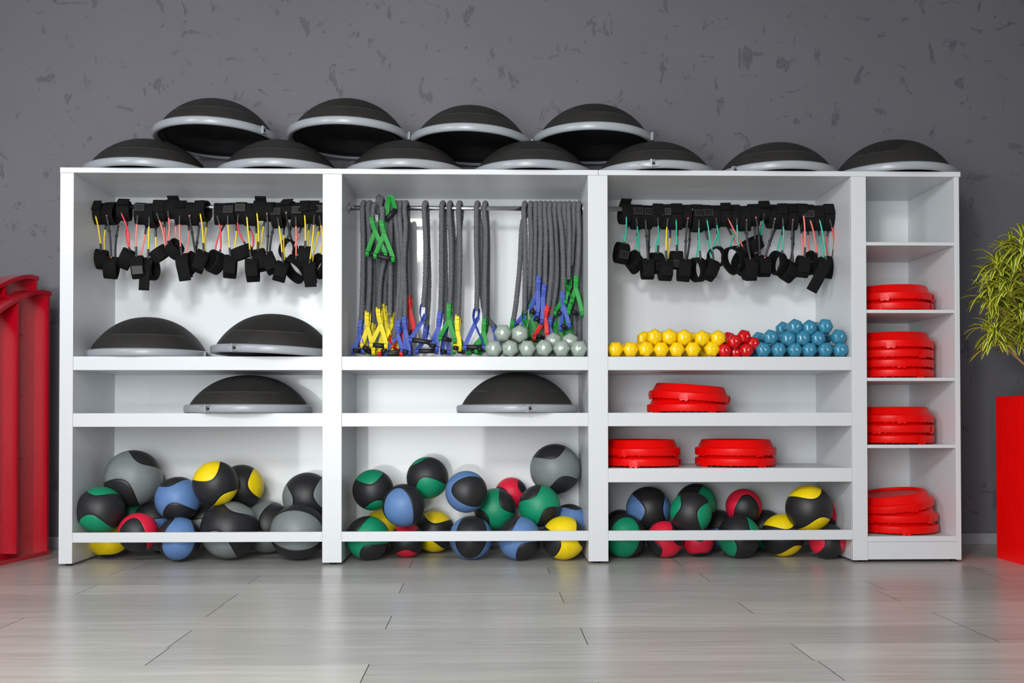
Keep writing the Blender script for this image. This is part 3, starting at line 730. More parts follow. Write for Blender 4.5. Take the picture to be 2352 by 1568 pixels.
disc(XN - .004, .24, NSH[4] + .120, R(9), R(2.0), R(-7.0), 'tilted top red disc of the crooked stack above the plinth', GN)

# ------------------------------------------------------------------ ankle cuffs joined by tubes
def cuff_mesh(a, b, w_, t, flap, seed, skew=0.0):
    """closed strap loop in the local yz plane, width along x, with its free tongue; origin at the centre"""
    rnd = random.Random(seed); V, Fs = [], []; n = 36; P, Nn = [], []
    for i in range(n):
        th = 2 * PI * i / n
        k = 1 + .05 * math.sin(2 * th + seed) + .03 * math.sin(3 * th + seed * 2)
        y = a * math.sin(th) * k; z = b * math.cos(th) * k
        if z < 0: y *= 1 - .25 * (z / b) ** 2
        P.append(Vector((skew * z * .3, y, z)))
    for i in range(n):
        tg = (P[(i + 1) % n] - P[i - 1]).normalized(); Nn.append(Vector((1, 0, 0)).cross(tg).normalized())
    strip_geo(V, Fs, P, Vector((1, 0, 0)), Nn, w_, t, True)
    # tongue: leaves the front of the loop along its tangent
    if flap:
        th0, L_, bend = flap
        i0 = int(th0 / 360 * n) % n; p = P[i0]; tg = (P[(i0 + 1) % n] - P[i0]).normalized()
        if L_ < 0: tg = -tg
        out = Nn[i0] if Nn[i0].dot(p) > 0 else -Nn[i0]
        Q, W2, N2 = [], [], []; cur = p + out * t * .9 - tg * .03; d = tg.copy()
        for k in range(12):
            Q.append(cur.copy()); N2.append(Vector((1, 0, 0)).cross(d).normalized())
            d = (Matrix.Rotation(R(bend) / 11, 3, 'X') @ d); cur = cur + d * (abs(L_) + .03) / 11
        strip_geo(V, Fs, Q, Vector((1, 0, 0)), N2, w_ * .92, t * .6)
    return mesh('cuff', V, Fs, 'cuffweb')
def patch_mesh(wd, ht):
    V, Fs, fm = [], [], []
    box_geo(V, Fs, -wd / 2, wd / 2, -.0012, .0012, -ht / 2, ht / 2); fm += [0] * 6
    e = .0010
    for (x0, x1, z0, z1) in ((-wd / 2 + .002, wd / 2 - .002, ht / 2 - .004, ht / 2 - .004 + e), (-wd / 2 + .002, wd / 2 - .002, -ht / 2 + .003, -ht / 2 + .003 + e),
                             (-wd / 2 + .002, -wd / 2 + .002 + e, -ht / 2 + .003, ht / 2 - .003), (wd / 2 - .003, wd / 2 - .003 + e, -ht / 2 + .003, ht / 2 - .003)):
        box_geo(V, Fs, x0, x1, -.0017, -.0008, z0, z1); fm += [1] * 6
    return mesh('hook_patch', V, Fs, None, False, ['patch', 'stitch'], fm)
ME_PATCH = patch_mesh(.052, .042)
def knob(V, Fs, p, r):
    lathe_geo(V, Fs, [(0, -r), (r * .7, -r * .7), (r, 0), (r * .7, r * .7), (0, r)], 10, Matrix.Translation(p))
def tube_chain(parent, A, B, color, bow, sl0, sl1, seed):
    """one elastic tube from A (upper cuff) to B (lower cuff): coloured latex with dark sleeves at its ends"""
    rnd = random.Random(seed)
    mid = A.lerp(B, .5) + Vector((bow, rnd.uniform(-.006, .006), 0))
    P = resample(catmull([A, A.lerp(B, .25) + Vector((bow * .72, 0, 0)), mid, A.lerp(B, .78) + Vector((bow * .7, 0, 0)), B], 6), .007)
    n = len(P)
    black = color.startswith('black')
    c = {'black': 'tube_pink', 'blackteal': 'tube_teal', 'blackred': 'tube_pink'}.get(color, 'tube_' + color)
    t = tube('elastic_tube', P, .0042, c, parent, 8)
    if black: spans = [(1, n - 2)] if n > 5 else [(0, n - 1)]
    else: spans = [(0, max(1, int(n * sl0))), (min(n - 2, int(n * (1 - sl1))), n - 1)]
    for (a, b) in spans:
        if b <= a: continue
        V, Fs = [], []
        tube_geo(V, Fs, P[a:b + 1], .0056, 10)
        if black:
            k = (a + b) // 2 + rnd.choice((-4, -2, 2)); k = max(a, min(b, k)); knob(V, Fs, P[k], .0095)
        obj('rubber_sleeve', mesh('rubber_sleeve', V, Fs, 'sleeve'), t)
NAMES = {'yellow': 'yellow', 'red': 'red', 'pink': 'coral', 'teal': 'teal', 'black': 'black sleeved', 'blackteal': 'black sleeved', 'blackred': 'black sleeved'}
def cuff_pair(i, xt, yt, color, xb, yb, ybd, yaw_b, roll_b, size_b, flapT, flapB, label, group, off=0):
    Y = ROD[0]
    seed = int(xt * 7) % 9973; rnd = random.Random(seed)
    th = thing('ankle_cuffs', label, 'ankle cuffs', (at(xt, 480, Y).x, Y, ROD[1]), (0, 0, 0), group)
    O = th.location.copy()
    # upper cuff: the rail passes through the loop
    ct = at(xt, yt, Y); b = .062; ct.z = min(ct.z, ROD[1] - .0125 - .0055 + .048); ct.z = max(ct.z, ROD[1] + .0185 - .052)
    bz = (ROD[1] + .0125 + .0055 - ct.z)   # loop top sits on the rail
    b = max(.040, bz + .004)
    wT = .061 + rnd.uniform(-.005, .006)
    bT = min(.068, max(.046, .056 + (yt - 493) * .0011)); cz = ROD[1] + .0185 - bT + max(0, (493 - yt)) * .0013
    cu = obj('cuff', cuff_mesh(.046, bT, wT, .009, flapT, seed), th, Vector((ct.x, Y + .0, cz)) - O, (R(rnd.uniform(-4, 4)), 0, R(rnd.uniform(-14, 14))))
    if rnd.random() < .45 and not flapT: obj('hook_patch', ME_PATCH, cu, (0, -.0515, .012 + rnd.uniform(0, .01)), (R(-14), 0, 0))
    # lower cuff
    cb = at(xb, yb, Y + ybd)
    cl = obj('cuff', cuff_mesh(.038 * size_b,   .052 * size_b, .066, .009, flapB, seed + 5, 0), th, cb - O, Euler((R(rnd.uniform(-6, 6)), R(roll_b), R(yaw_b)), 'XYZ'))
    if abs(yaw_b) < 30 and rnd.random() < .6 and not flapB: obj('hook_patch', ME_PATCH, cl, (0, -.043 * size_b, -.02 * size_b), (R(16), 0, 0))
    # tubes
    rb = Euler((0, R(roll_b), R(yaw_b)), 'XYZ').to_matrix()
    topB = cb - O + rb @ Vector((0, -.022 * size_b, .042 * size_b)); topB2 = cb - O + rb @ Vector((0, .022 * size_b, .044 * size_b))
    A1 = Vector((ct.x + rnd.uniform(-.010, .004), Y - .047, cz - .016)) - O
    A2 = Vector((ct.x + rnd.uniform(.006, .03), Y + .030, cz - bT + .006)) - O
    bow = rnd.uniform(-.008, .008) + (.02 if color in ('red',) else 0) * rnd.choice((-1, 1))
    tube_chain(th, A1, topB, color, bow, rnd.choice((.05, .22)), rnd.choice((.12, .25)), seed)
    tube_chain(th, A2, topB2 + Vector((.012, .0, 0)), color, -bow, rnd.choice((.3, .22)), .1, seed + 1)
S1 = [  # xt, yt, tube, xb, yb, depth offset, yaw, roll, size, top tongue, bottom tongue
 (226, 493, 'yellow', 231, 596, .02, 10, 8, .95, (318, -.040, 12), None),
 (255, 493, 'black', 256, 614, -.02, 8, 4, 1.1, None, (262, -.05, 50)),
 (286, 487, 'red', 289, 594, 0, 20, 22, .95, (325, -.034, 0), None),
 (324, 492, 'pink', 317, 614, -.02, 12, -6, 1.15, None, None),
 (349, 500, 'yellow', 345, 618, .01, -14, 4, 1.1, None, (262, -.105, -6)),
 (370, 487, 'pink', 367, 583, -.01, 20, 52, .85, (300, -.038, 16), None),
 (396, 482, 'pink', 401, 572, -.01, -30, -40, .95, (25, -.03, -10), None),
 (418, 493, 'pink', 423, 610, -.04, 5, -8, 1.15, (325, -.034, 0), (262, -.075, 10)),
 (442, 492, 'black', 437, 606, .03, 40, 30, 1.1, None, None),
 (466, 487, 'yellow', 459, 600, -.01, 20, 20, 1.1, (300, -.038, 16), (262, -0.036, 8)),
 (506, 493, 'red', 494, 602, 0, 58, 12, 1.1, None, None),
 (532, 492, 'yellow', 529, 612, 0, 10, 4, 1.1, None, (262, -0.030, -8)),
 (556, 490, 'red', 556, 580, 0, 20, 66, .95, None, None),
 (576, 495, 'yellow', 580, 620, -.03, 6, -4, 1.12, None, (262, -0.030, -8)),
 (598, 485, 'yellow', 598, 598, .01, 4, -12, 1.1, (20, -.035, -10), (262, -0.036, 0)),
 (621, 487, 'black', 621, 605, 0, 6, -22, 1.1, None, (262, -0.030, -8)),
 (641, 499, 'yellow', 645, 623, -.04, 14, 14, 1.0, None, (262, -0.028, 8)),
 (664, 484, 'blackred', 662, 574, .05, 78, 0, 1.05, (325, -.034, 0), None),
 (686, 495, 'pink', 680, 618, .03, 62, -40, 1.35, None, None),
 (705, 489, 'yellow', 700, 592, -.01, 6, 4, 1.05, (300, -.038, 16), None),
 (724, 490, 'yellow', 712, 626, -.05, 8, -4, .95, (318, -.040, 12), (262, -.070, 0)),
 (739, 492, 'yellow', 733, 612, .02, 60, 20, 1.1, None, None)]
S3 = [
 (1437, 490, 'teal', 1427, 581, -.01, 16, 8, 1.0, (20, -.05, 0), None),
 (1461, 497, 'teal', 1456, 602, 0, 50, 30, 1.0, None, (262, -0.030, 0)),
 (1483, 498, 'blackteal', 1487, 618, -.02, 0, 0, 1.05, None, (262, -0.036, 8)),
 (1508, 493, 'teal', 1507, 605, .03, 20, -4, 1.05, (300, -.038, 16), None),
 (1530, 497, 'yellow', 1528, 620, -.03, 4, 2, 1.05, None, (262, -0.028, -8)),
 (1552, 500, 'teal', 1553, 598, .02, 0, 0, .9, (318, -.040, 12), None),
 (1576, 494, 'black', 1571, 620, -.02, 0, 6, 1.05, None, (262, -0.030, -8)),
 (1600, 505, 'teal', 1603, 620, -.01, 38, -8, 1.15, None, None),
 (1620, 501, 'teal', 1630, 619, -.01, 18, 18, 1.0, None, (262, -0.030, 0)),
 (1641, 495, 'teal', 1646, 590, .03, 60, -14, 1.05, None, None),
 (1665, 493, 'pink', 1703, 604, .05, 40, 20, 1.15, (325, -.034, 0), None),
 (1686, 496, 'teal', 1686, 597, -.02, 46, -16, 1.4, None, None),
 (1710, 503, 'blackred', 1721, 618, -.05, 3, -2, 1.1, None, (262, -.060, 30)),
 (1730, 491, 'black', 1738, 606, .03, 10, 10, 1.0, None, None),
 (1753, 484, 'teal', 1727, 563, .06, 30, 60, 1.2, (318, -.05, -14), None),
 (1774, 495, 'black', 1754, 612, .01, 0, 0, 1.0, None, (262, -0.030, -8)),
 (1794, 495, 'teal', 1786, 606, -.01, 35, 6, 1.15, (318, -.040, 12), None),
 (1817, 500, 'black', 1809, 622, -.01, 24, 24, 1.1, (325, -.034, 0), (262, -0.028, 8)),
 (1839, 486, 'pink', 1843, 612, -.03, 0, 6, 1.0, None, (262, -0.028, 0)),
 (1854, 500, 'pink', 1861, 604, .02, 40, 36, 1.1, None, None),
 (1877, 500, 'teal', 1886, 616, -.04, 4, 26, 1.0, (300, -.038, 16), (258, -.125, 4)),
 (1900, 500, 'red', 1904, 614, .02, 16, 4, 1.05, (318, -.040, 12), None)]
def cl(i, n, c, bay):
    e = {0: 'leftmost', n - 1: 'rightmost'}.get(i, ORD[i] + ' from the left')
    return f'black cuffs with {NAMES[c]} tubes, {e} on the {bay} rail'
for i, r in enumerate(S1):
    cuff_pair(i, *r, label=cl(i, len(S1), r[2], 'left'), group='ankle cuffs on the left rail', off=(493 - r[1]) * .0012)
for i, r in enumerate(S3):
    cuff_pair(i, *r, label=cl(i, len(S3), r[2], 'right'), group='ankle cuffs on the right rail', off=(493 - r[1]) * .0012)

# ------------------------------------------------------------------ ruffled resistance cords with webbing handles
def cord_geo(P, r0, seed):
    rnd = random.Random(seed); V, Fs = [], []
    P = resample(P, .0021); n = len(P); s = 0; R_ = []
    ph = rnd.random() * 6; per = .0085
    for i in range(n):
        nz = noise.noise(Vector((i * .05, seed, 0)))
        ph += 2 * PI * .0021 / (per * (1 + .25 * nz))
        q = abs(math.sin(ph / 2))
        R_.append(r0 * (.66 + .40 * q ** .55 + .05 * noise.noise(Vector((i * .25, seed, 4)))))
    tube_geo(V, Fs, P, lambda i: R_[i], 12)
    # lumpy ruffles
    for k in range(len(V)):
        i = k // 12 if k < n * 12 else n - 1
        p = Vector(V[k]); c = P[min(i, n - 1)]; d = p - c
        V[k] = tuple(c + d * (1 + .14 * noise.noise(p * 110)))
    return V, Fs
def ribbon(P, w, parent_geo, facing=None, twist=0.0, t=.0018):
    """flat webbing following P; broad side toward the viewer unless turned"""
    V, Fs = parent_geo; P = resample(catmull(P, 8), .006); W, Nn = [], []; K_ = len(P)
    for i in range(K_):
        tg = (P[min(i + 1, K_ - 1)] - P[max(i - 1, 0)]).normalized()
        side = tg.cross(Vector((0, -1, 0)))
        if side.length < .2: side = Vector((1, 0, 0))
        side.normalize()
        side = Matrix.Rotation((facing or 0) + twist * i / K_, 3, tg) @ side
        W.append(side); Nn.append(tg.cross(side).normalized())
    strip_geo(V, Fs, P, W, Nn, w, t)
def handle_set(parent, O, color, top, cross, f1, f2, Y, edge=0.0, grip=True, dy=0.0):
    """top: end of the cord; loop to the cross point, two legs to the ends of the grip"""
    A = at(*top, Y); X = at(*cross, Y - .004); L1 = at(*f1, Y - .012 + dy); L2 = at(*f2, Y - .012 - dy)
    # keep the feet above the shelf
    for q in (L1, L2, X): q.z = max(q.z, SH1 + .020)
    ww = .0235
    g = ([], [])
    ax = (L2 - L1); ax = ax.normalized() if ax.length > .005 else Vector((1, 0, 0))
    sx = .012 if edge > .6 else .0035
    a1 = A + Vector((-sx, -.013, .002)); a2 = A + Vector((sx, .013, .002)); m1 = A.lerp(X, .5) + Vector((-sx * 1.1, -.013, 0)); m2 = A.lerp(X, .5) + Vector((sx * 1.1, .012, 0))
    # loop over the cord end
    ribbon([m1, a1, A + Vector((0, 0, .008)), a2, m2], ww, g, edge)
    ribbon([m1, X + Vector((0, -.002, 0)), X.lerp(L2, .5) + Vector((.002, -.003, 0)), L2 + Vector((0, 0, .006))], ww, g, edge, .25)
    ribbon([m2, X + Vector((0, .002, 0)), X.lerp(L1, .5) + Vector((-.002, .003, 0)), L1 + Vector((0, 0, .006))], ww, g, edge * .4, -.25)
    # turned under the grip tube ends
    for L_ in (L1, L2):
        ribbon([L_ + Vector((0, 0, .010)) - Vector((0, .010, 0)), L_ + Vector((0, -.0165, 0)), L_ + Vector((0, -.006, -.0155)), L_ + Vector((0, .006, -.0155))], ww * .8, g, 0)
    V = [tuple(Vector(v) - O) for v in g[0]]
    st = obj('strap', mesh('strap', V, g[1], 'strap_' + color), parent)
    # stitched bars
    for q in (A.lerp(X, .18), A.lerp(X, .92)):
        gv = ([], [])
        box_geo(gv[0], gv[1], q.x - .0105, q.x + .0105, q.y - .0175, q.y - .0160, q.z - .0006, q.z + .0006)
        V = [tuple(Vector(v) - O) for v in gv[0]]
        obj('stitching', mesh('stitching', V, gv[1], 'strap_thread', False), st)
    if grip:
        d = ax * .006
        V, Fs = [], []; a, b = L1 - d - O, L2 + d - O
        if (b - a).length < .09:   # grip seen almost end-on: it runs into the bay
            m_ = (a + b) / 2; a = m_ + Vector((-.012, -.045, 0)); b = m_ + Vector((.012, .060, 0))
        tube_geo(V, Fs, [a, a.lerp(b, .5), b], .0125, 16)
        obj('grip', mesh('grip', V, Fs, 'foam'), parent)
def cord(xt, front, fs, back, bs, label, Yf=.252, Yb=.308, r0=.0140, color='blue', bcolor=None, hump=0.0):
    Yr = ROD[0]; xw = at(xt, 478, Yf).x
    O = Vector((xw, Yr, ROD[1])); th = thing('resistance_cord', label, 'resistance cord', O, (0, 0, 0), 'resistance cords on the middle rail')
    rr = .0125 + r0 + .001
    arc = []
    for k in range(7):
        a = PI * k / 6
        arc.append(Vector((xw + .006 * (k / 6 - .5) * 2, Yr - rr * math.cos(a), ROD[1] + rr * math.sin(a) + hump * math.sin(a))))
    F = [at(x, y, Yf + (p[2] if len(p) > 2 else 0)) for p in front for (x, y) in [p[:2]]]
    B = [at(x, y, Yb) for (x, y) in back]
    for q in F + B: q.z = max(q.z, SH1 + r0 + .002)
    Fd = [q for q in reversed(F)]
    path = catmull(Fd + [Vector((arc[0].x, arc[0].y, ROD[1] - .03))] + arc + [Vector((arc[-1].x, arc[-1].y, ROD[1] - .03))] + B, 8)
    V, Fs = cord_geo(path, r0, int(xt))
    obj('cord', mesh('cord', [tuple(Vector(v) - O) for v in V], Fs, 'cord'), th)
    e = front[-1]; ez = (e[0], e[1] - 1)
    if fs: handle_set(th, O, color, ez, *fs[:3], Yf + (e[2] if len(e) > 2 else 0), *(fs[3:]))
    e = back[-1]
    if bs: handle_set(th, O, bcolor or color, (e[0], e[1] - 1), *bs[:3], Yb + .0, *(bs[3:]))
CORDS = [
 # xt, front points, front handle (cross, foot, foot), back points, back handle
 dict(xt=835, front=[(834, 560), (833, 650), (830, 737)], fs=((826, 770), (811, 806), (834, 806)), back=[(842, 560), (843, 720)], bs=((844, 750), (826, 800), (852, 806)), color='blue', label='leftmost grey cord on the middle rail, its blue handle standing on the shelf'),
 dict(xt=848, front=[(849, 560), (849, 650), (845, 720)], fs=((844, 752), (832, 792), (858, 808)), back=[(858, 600), (856, 744)], bs=((853, 765), (838, 808), (866, 808)), color='yellow', label='grey cord second from the left with yellow straps'),
 dict(xt=869, front=[(859, 470, -.03), (855, 503, -.035)], fs=((861, 530), (844, 582), (886, 586), ), back=[(871, 620), (870, 712)], bs=None, color='green', hump=.030, Yf=.235, label='grey cord looped high on the rail, left of two green handles hanging near the top'),
 dict(xt=875, front=[(878, 480, -.04), (878, 509, -.045)], fs=((882, 537), (862, 587), (903, 595)), back=[(884, 620), (884, 700)], bs=None, color='green', hump=.022, Yf=.23, label='grey cord ending in the right one of two green handles hanging near the top'),
 dict(xt=890, front=[(889, 560), (874, 640), (870, 712)], fs=((874, 745), (853, 792), (887, 794)), back=[(893, 560), (880, 700)], bs=((884, 740), (872, 800), (892, 804)), color='yellow', label='grey cord with a yellow handle lying level just above the shelf'),
 dict(xt=900, front=[(897, 560, .01), (897, 640, .01), (896, 727, .01)], fs=((895, 756), (872, 808), (902, 806), 1.2), back=[(903, 600), (905, 720)], bs=((902, 750), (893, 806), (912, 806)), color='yellow', label='grey cord with a yellow loop seen edge-on above the red heap'),
 dict(xt=910, front=[(914, 560), (918, 630), (912, 720), (904, 776)], fs=((900, 792), (872, 812), (922, 812), 1.0), back=[(916, 600), (918, 700)], bs=((914, 740), (905, 806), (927, 806)), color='red', label='grey cord ending low in the red straps heaped on the shelf'),
 dict(xt=920, front=[(922, 560), (925, 640), (918, 738)], fs=((913, 768), (886, 810), (924, 806)), back=[(927, 600), (928, 727)], bs=((929, 760), (926, 810), (945, 808)), color='blue', label='grey cord with a pale blue handle beside the red heap'),
 dict(xt=932, front=[(932, 520), (928, 600), (930, 680), (930, 730)], fs=((931, 758), (932, 808), (940, 810)), back=[(937, 560), (938, 640), (940, 683)], bs=((941, 711), (936, 764), (951, 762)), color='blue', bcolor='red', label='grey cord with one red and one blue handle, right edge of the left bunch'),
 dict(xt=977, front=[(978, 560), (977, 640), (972, 705)], fs=((970, 737), (943, 780), (996, 787), 1.3), back=[(983, 560), (985, 660), (980, 750)], bs=((976, 778), (958, 806), (1003, 806)), color='blue', label='lone grey cord with a wide blue triangle handle, right of the left bunch'),
 dict(xt=1017, front=[(1014, 560), (1014, 640), (1012, 718)], fs=((1007, 752), (992, 790), (1004, 800)), back=[(1023, 600), (1024, 745)], bs=((1023, 765), (1015, 808), (1031, 808)), color='blue', label='grey cord with blue straps, first of three close together'),
 dict(xt=1034, front=[(1036, 560), (1036, 640), (1033, 701)], fs=((1031, 735), (1011, 776), (1044, 782)), back=[(1044, 600), (1045, 738)], bs=((1048, 770), (1043, 806), (1075, 808)), color='green', label='grey cord with a green handle, second of three close together'),
 dict(xt=1056, front=[(1056, 560), (1055, 650), (1052, 729)], fs=((1051, 762), (1046, 800), (1056, 800)), back=[(1049, 600), (1046, 700), (1056, 742)], bs=None, color='yellow', label='grey cord with a bright yellow strap hanging straight, right one of three'),
 dict(xt=1097, front=[(1094, 540), (1096, 640), (1095, 714)], fs=((1091, 743), (1068, 797), (1111, 797), 1.0), back=[(1105, 540), (1104, 620), (1112, 712), (1135, 752)], bs=((1138, 763), (1142, 790), (1150, 800), 0, False), color='blue', label='grey cord with a dark blue triangle handle, left of the last single pair'),
 dict(xt=1115, front=[(1116, 540), (1114, 640), (1114, 734)], fs=((1111, 762), (1094, 806), (1117, 800)), back=[(1120, 560), (1119, 730)], bs=((1114, 765), (1080, 808), (1104, 808)), color='green', label='grey cord with a green strap, right of the dark blue triangle handle'),
 dict(xt=1206, front=[(1206, 540), (1206, 640), (1205, 720)], fs=((1206, 747), (1202, 790), (1226, 790), 1.2), back=[(1199, 520), (1194, 610), (1186, 690), (1179, 738)], bs=((1176, 756), (1170, 792), (1182, 795)), color='green', label='first cord of the right bunch, its back strand hanging clear to the left'),
 dict(xt=1220, front=[(1220, 540), (1218, 640), (1212, 690, .03)], fs=((1203, 722), (1185, 748), (1200, 752)), back=[(1222, 600), (1220, 700)], bs=((1222, 730), (1212, 780), (1232, 780)), color='blue', bcolor='green', Yf=.262, label='second cord of the right bunch with a strap slanting down left behind the first'),
 dict(xt=1232, front=[(1230, 540), (1228, 620), (1227, 700)], fs=None, back=[(1236, 600), (1244, 735)], bs=((1238, 745), (1228, 772), (1240, 776)), color='green', Yf=.268, label='third cord of the right bunch, sunk behind its neighbours'),
 dict(xt=1243, front=[(1242, 540), (1240, 600), (1239, 637)], fs=((1236, 668), (1219, 712), (1234, 722)), back=[(1246, 600), (1247, 780)], bs=None, color='blue', Yf=.246, label='cord of the right bunch with the higher of two blue handles'),
 dict(xt=1254, front=[(1254, 540), (1253, 600), (1252, 656)], fs=((1248, 682), (1228, 730), (1244, 738)), back=[(1257, 600), (1258, 770)], bs=None, color='blue', Yf=.242, label='cord of the right bunch with the lower of two blue handles'),
 dict(xt=1265, front=[(1266, 540), (1267, 620), (1259, 705)], fs=((1252, 730), (1227, 776), (1256, 770)), back=[(1267, 600), (1254, 750), (1244, 790)], bs=None, color='red', Yf=.240, label='cord of the right bunch with the bright red strap'),
 dict(xt=1276, front=[(1277, 540), (1279, 640), (1266, 731)], fs=((1262, 752), (1256, 780), (1270, 780)), back=[(1282, 600), (1276, 740)], bs=((1272, 755), (1262, 790), (1280, 790)), color='blue', bcolor='green', Yf=.262, label='cord of the right bunch just right of the red strap'),
 dict(xt=1288, front=[(1291, 540), (1294, 620), (1294, 672)], fs=((1294, 701), (1288, 754), (1307, 748)), back=[(1290, 600), (1286, 700)], bs=((1284, 730), (1272, 775), (1290, 780)), color='blue', bcolor='green', Yf=.240, label='cord of the right bunch with a pale blue strap hanging straight'),
 dict(xt=1298, front=[(1299, 540), (1298, 640)], fs=((1292, 690), (1275, 718), (1300, 722)), back=[(1300, 600), (1302, 720)], bs=((1300, 745), (1290, 785), (1310, 785)), color='green', Yf=.270, label='dark cord of the right bunch, behind the pale blue strap'),
 dict(xt=1309, front=[(1308, 540), (1307, 600), (1306, 642)], fs=((1304, 667), (1299, 693), (1314, 690), 1.1, False), back=[(1311, 600), (1310, 735)], bs=((1308, 750), (1300, 790), (1316, 790)), color='green', Yf=.248, label='cord of the right bunch ending in a small green loop'),
 dict(xt=1320, front=[(1318, 520), (1312, 610)], fs=None, back=[(1322, 600), (1320, 770)], bs=None, color='green', Yf=.266, label='short dark cord second from the right end of the middle rail'),
 dict(xt=1331, front=[(1330, 540), (1328, 600), (1325, 636)], fs=((1323, 662), (1306, 716), (1337, 720)), back=[(1333, 600), (1331, 720), (1331, 785)], bs=None, color='green', Yf=.246, label='rightmost grey cord on the middle rail, its green handle beside the post'),
]
for d in CORDS:
    lab = d.pop('label'); cord(label=lab, **d)
# the handle thrown over the rail near the left bunch
th = thing('resistance_cord', 'green handle thrown up over the rail, its grip hanging at a slant', 'resistance cord', at(897, 478, .25), (0, 0, 0), 'resistance cords on the middle rail')
O = th.location.copy()
g = ([], [])
A = at(897, 452, .235)
ribbon([at(887, 496, .215), at(891, 470, .222), A, at(905, 470, .225), at(908, 481, .222)], .026, g, 0, .6)
obj('strap', mesh('strap', [tuple(Vector(v) - O) for v in g[0]], g[1], 'strap_green'), th)
V, Fs = [], []; tube_geo(V, Fs, [at(885, 506, .215) - O, at(909, 481, .222) - O], .0125, 16); obj('grip', mesh('grip', V, Fs, 'foam'), th)
V, Fs = cord_geo(catmull([at(892, 462, .25), at(893, 458, .27), at(894, 470, .30), at(895, 560, .312), at(897, 700, .33)], 10), .0135, 77)
obj('cord', mesh('cord', [tuple(Vector(v) - O) for v in V], Fs, 'cord'), th)

# ------------------------------------------------------------------ red wooden arches at the left
P1 = Vector((-2.39, 0.455, 0)); E_ = (Vector((-2.455, -.02, 0)) - P1).normalized(); Nn_ = Vector((-E_.y, E_.x, 0))
if Nn_.x < 0: Nn_ = -Nn_
def arch(name_lab, P0, dz, depth=.09):
    t = thing('wooden_arch_frame', name_lab, 'exercise equipment', (P0.x, P0.y, FL), (0, 0, 0), 'red wooden arch frames')
    def q(s, n, z): v = P0 + E_ * s + Nn_ * n; return (v.x - P0.x, v.y - P0.y, z)
    Smax = .80
    def zt(s): return 1.43 + dz + (.02 * s if s < .08 else .0016) - .62 * max(0, s - .05) ** 1.55
    def slab(nm, s0, s1, n0, n1, z0, z1, z1b=None):
        V = [q(s, n, z) for (s, z_) in ((s0, z1), (s1, z1b if z1b is not None else z1)) for n in (n0, n1) for z in (z0, z_)]
        Fs = [(0, 1, 3, 2), (4, 6, 7, 5), (0, 2, 6, 4), (1, 5, 7, 3), (0, 4, 5, 1), (2, 3, 7, 6)]
        return obj(nm, mesh(nm, V, Fs, 'redwood', False), t)
    slab('end_board', 0, .018, -depth, 0, .02, zt(0) - .018)
    for s in (.275, .55): slab('rib', s, s + .018, -depth + .012, 0, .04, zt(s) - .022, zt(s + .018) - .022)
    slab('end_board', Smax - .018, Smax, -depth, 0, .02, zt(Smax) - .022)
    # back board and curved top follow the arch
    V, Fs = [], []; n_ = 24
    for i in range(n_ + 1):
        s = Smax * i / n_
        for n in (-depth, -depth + .012):
            V += [q(s, n, .02), q(s, n, zt(s) - .02)]
    for i in range(n_): a = i * 4; Fs += [(a, a + 1, a + 5, a + 4), (a + 2, a + 6, a + 7, a + 3), (a, a + 4, a + 6, a + 2), (a + 1, a + 3, a + 7, a + 5)]
    Fs += [(0, 2, 3, 1), (n_ * 4, n_ * 4 + 1, n_ * 4 + 3, n_ * 4 + 2)]
    obj('back_board', mesh('back_board', V, Fs, 'redwood', False), t)
    V, Fs = [], []
    for i in range(n_ + 1):
        s = -.006 + (Smax + .012) * i / n_
        z = zt(max(0, s)); V += [q(s, -depth - .004, z - .022), q(s, .006, z - .022), q(s, .006, z), q(s, -depth - .004, z)]
    for i in range(n_):
        for k in range(4): a = i * 4; Fs.append((a + k, a + (k + 1) % 4, a + 4 + (k + 1) % 4, a + 4 + k))
    Fs += [(0, 3, 2, 1), tuple(n_ * 4 + k for k in range(4))]
    obj('curved_top', mesh('curved_top', V, Fs, 'redwood', False), t)
    V, Fs = [], []; n0 = 0
    V = [q(s, n, z) for s in (-.006, Smax + .006) for n in (-depth - .002, .006) for z in (0.0, .022)]
    obj('bottom_board', mesh('bottom_board', V, [(0, 1, 3, 2), (4, 6, 7, 5), (0, 2, 6, 4), (1, 5, 7, 3), (0, 4, 5, 1), (2, 3, 7, 6)], 'redwood', False), t)
    V, Fs = [], []
    for zz in (.18, .52, .86, 1.18):
        lathe_geo(V, Fs, [(0, .001), (.004, .001), (.004, 0)], 8, Matrix.Translation(Vector(q(.13, -depth + .0125, zz))) @ Matrix.Rotation(PI / 2, 4, 'Y'))
    obj('screw', mesh('screw', V, Fs, 'plugdark'), t)
arch('front red wooden arch frame with open ribbed side, left of the shelving', P1, 0)
arch('rear red wooden arch frame, its taller curved top showing behind the front one', P1 - Nn_ * .115 - E_ * .07, .095)

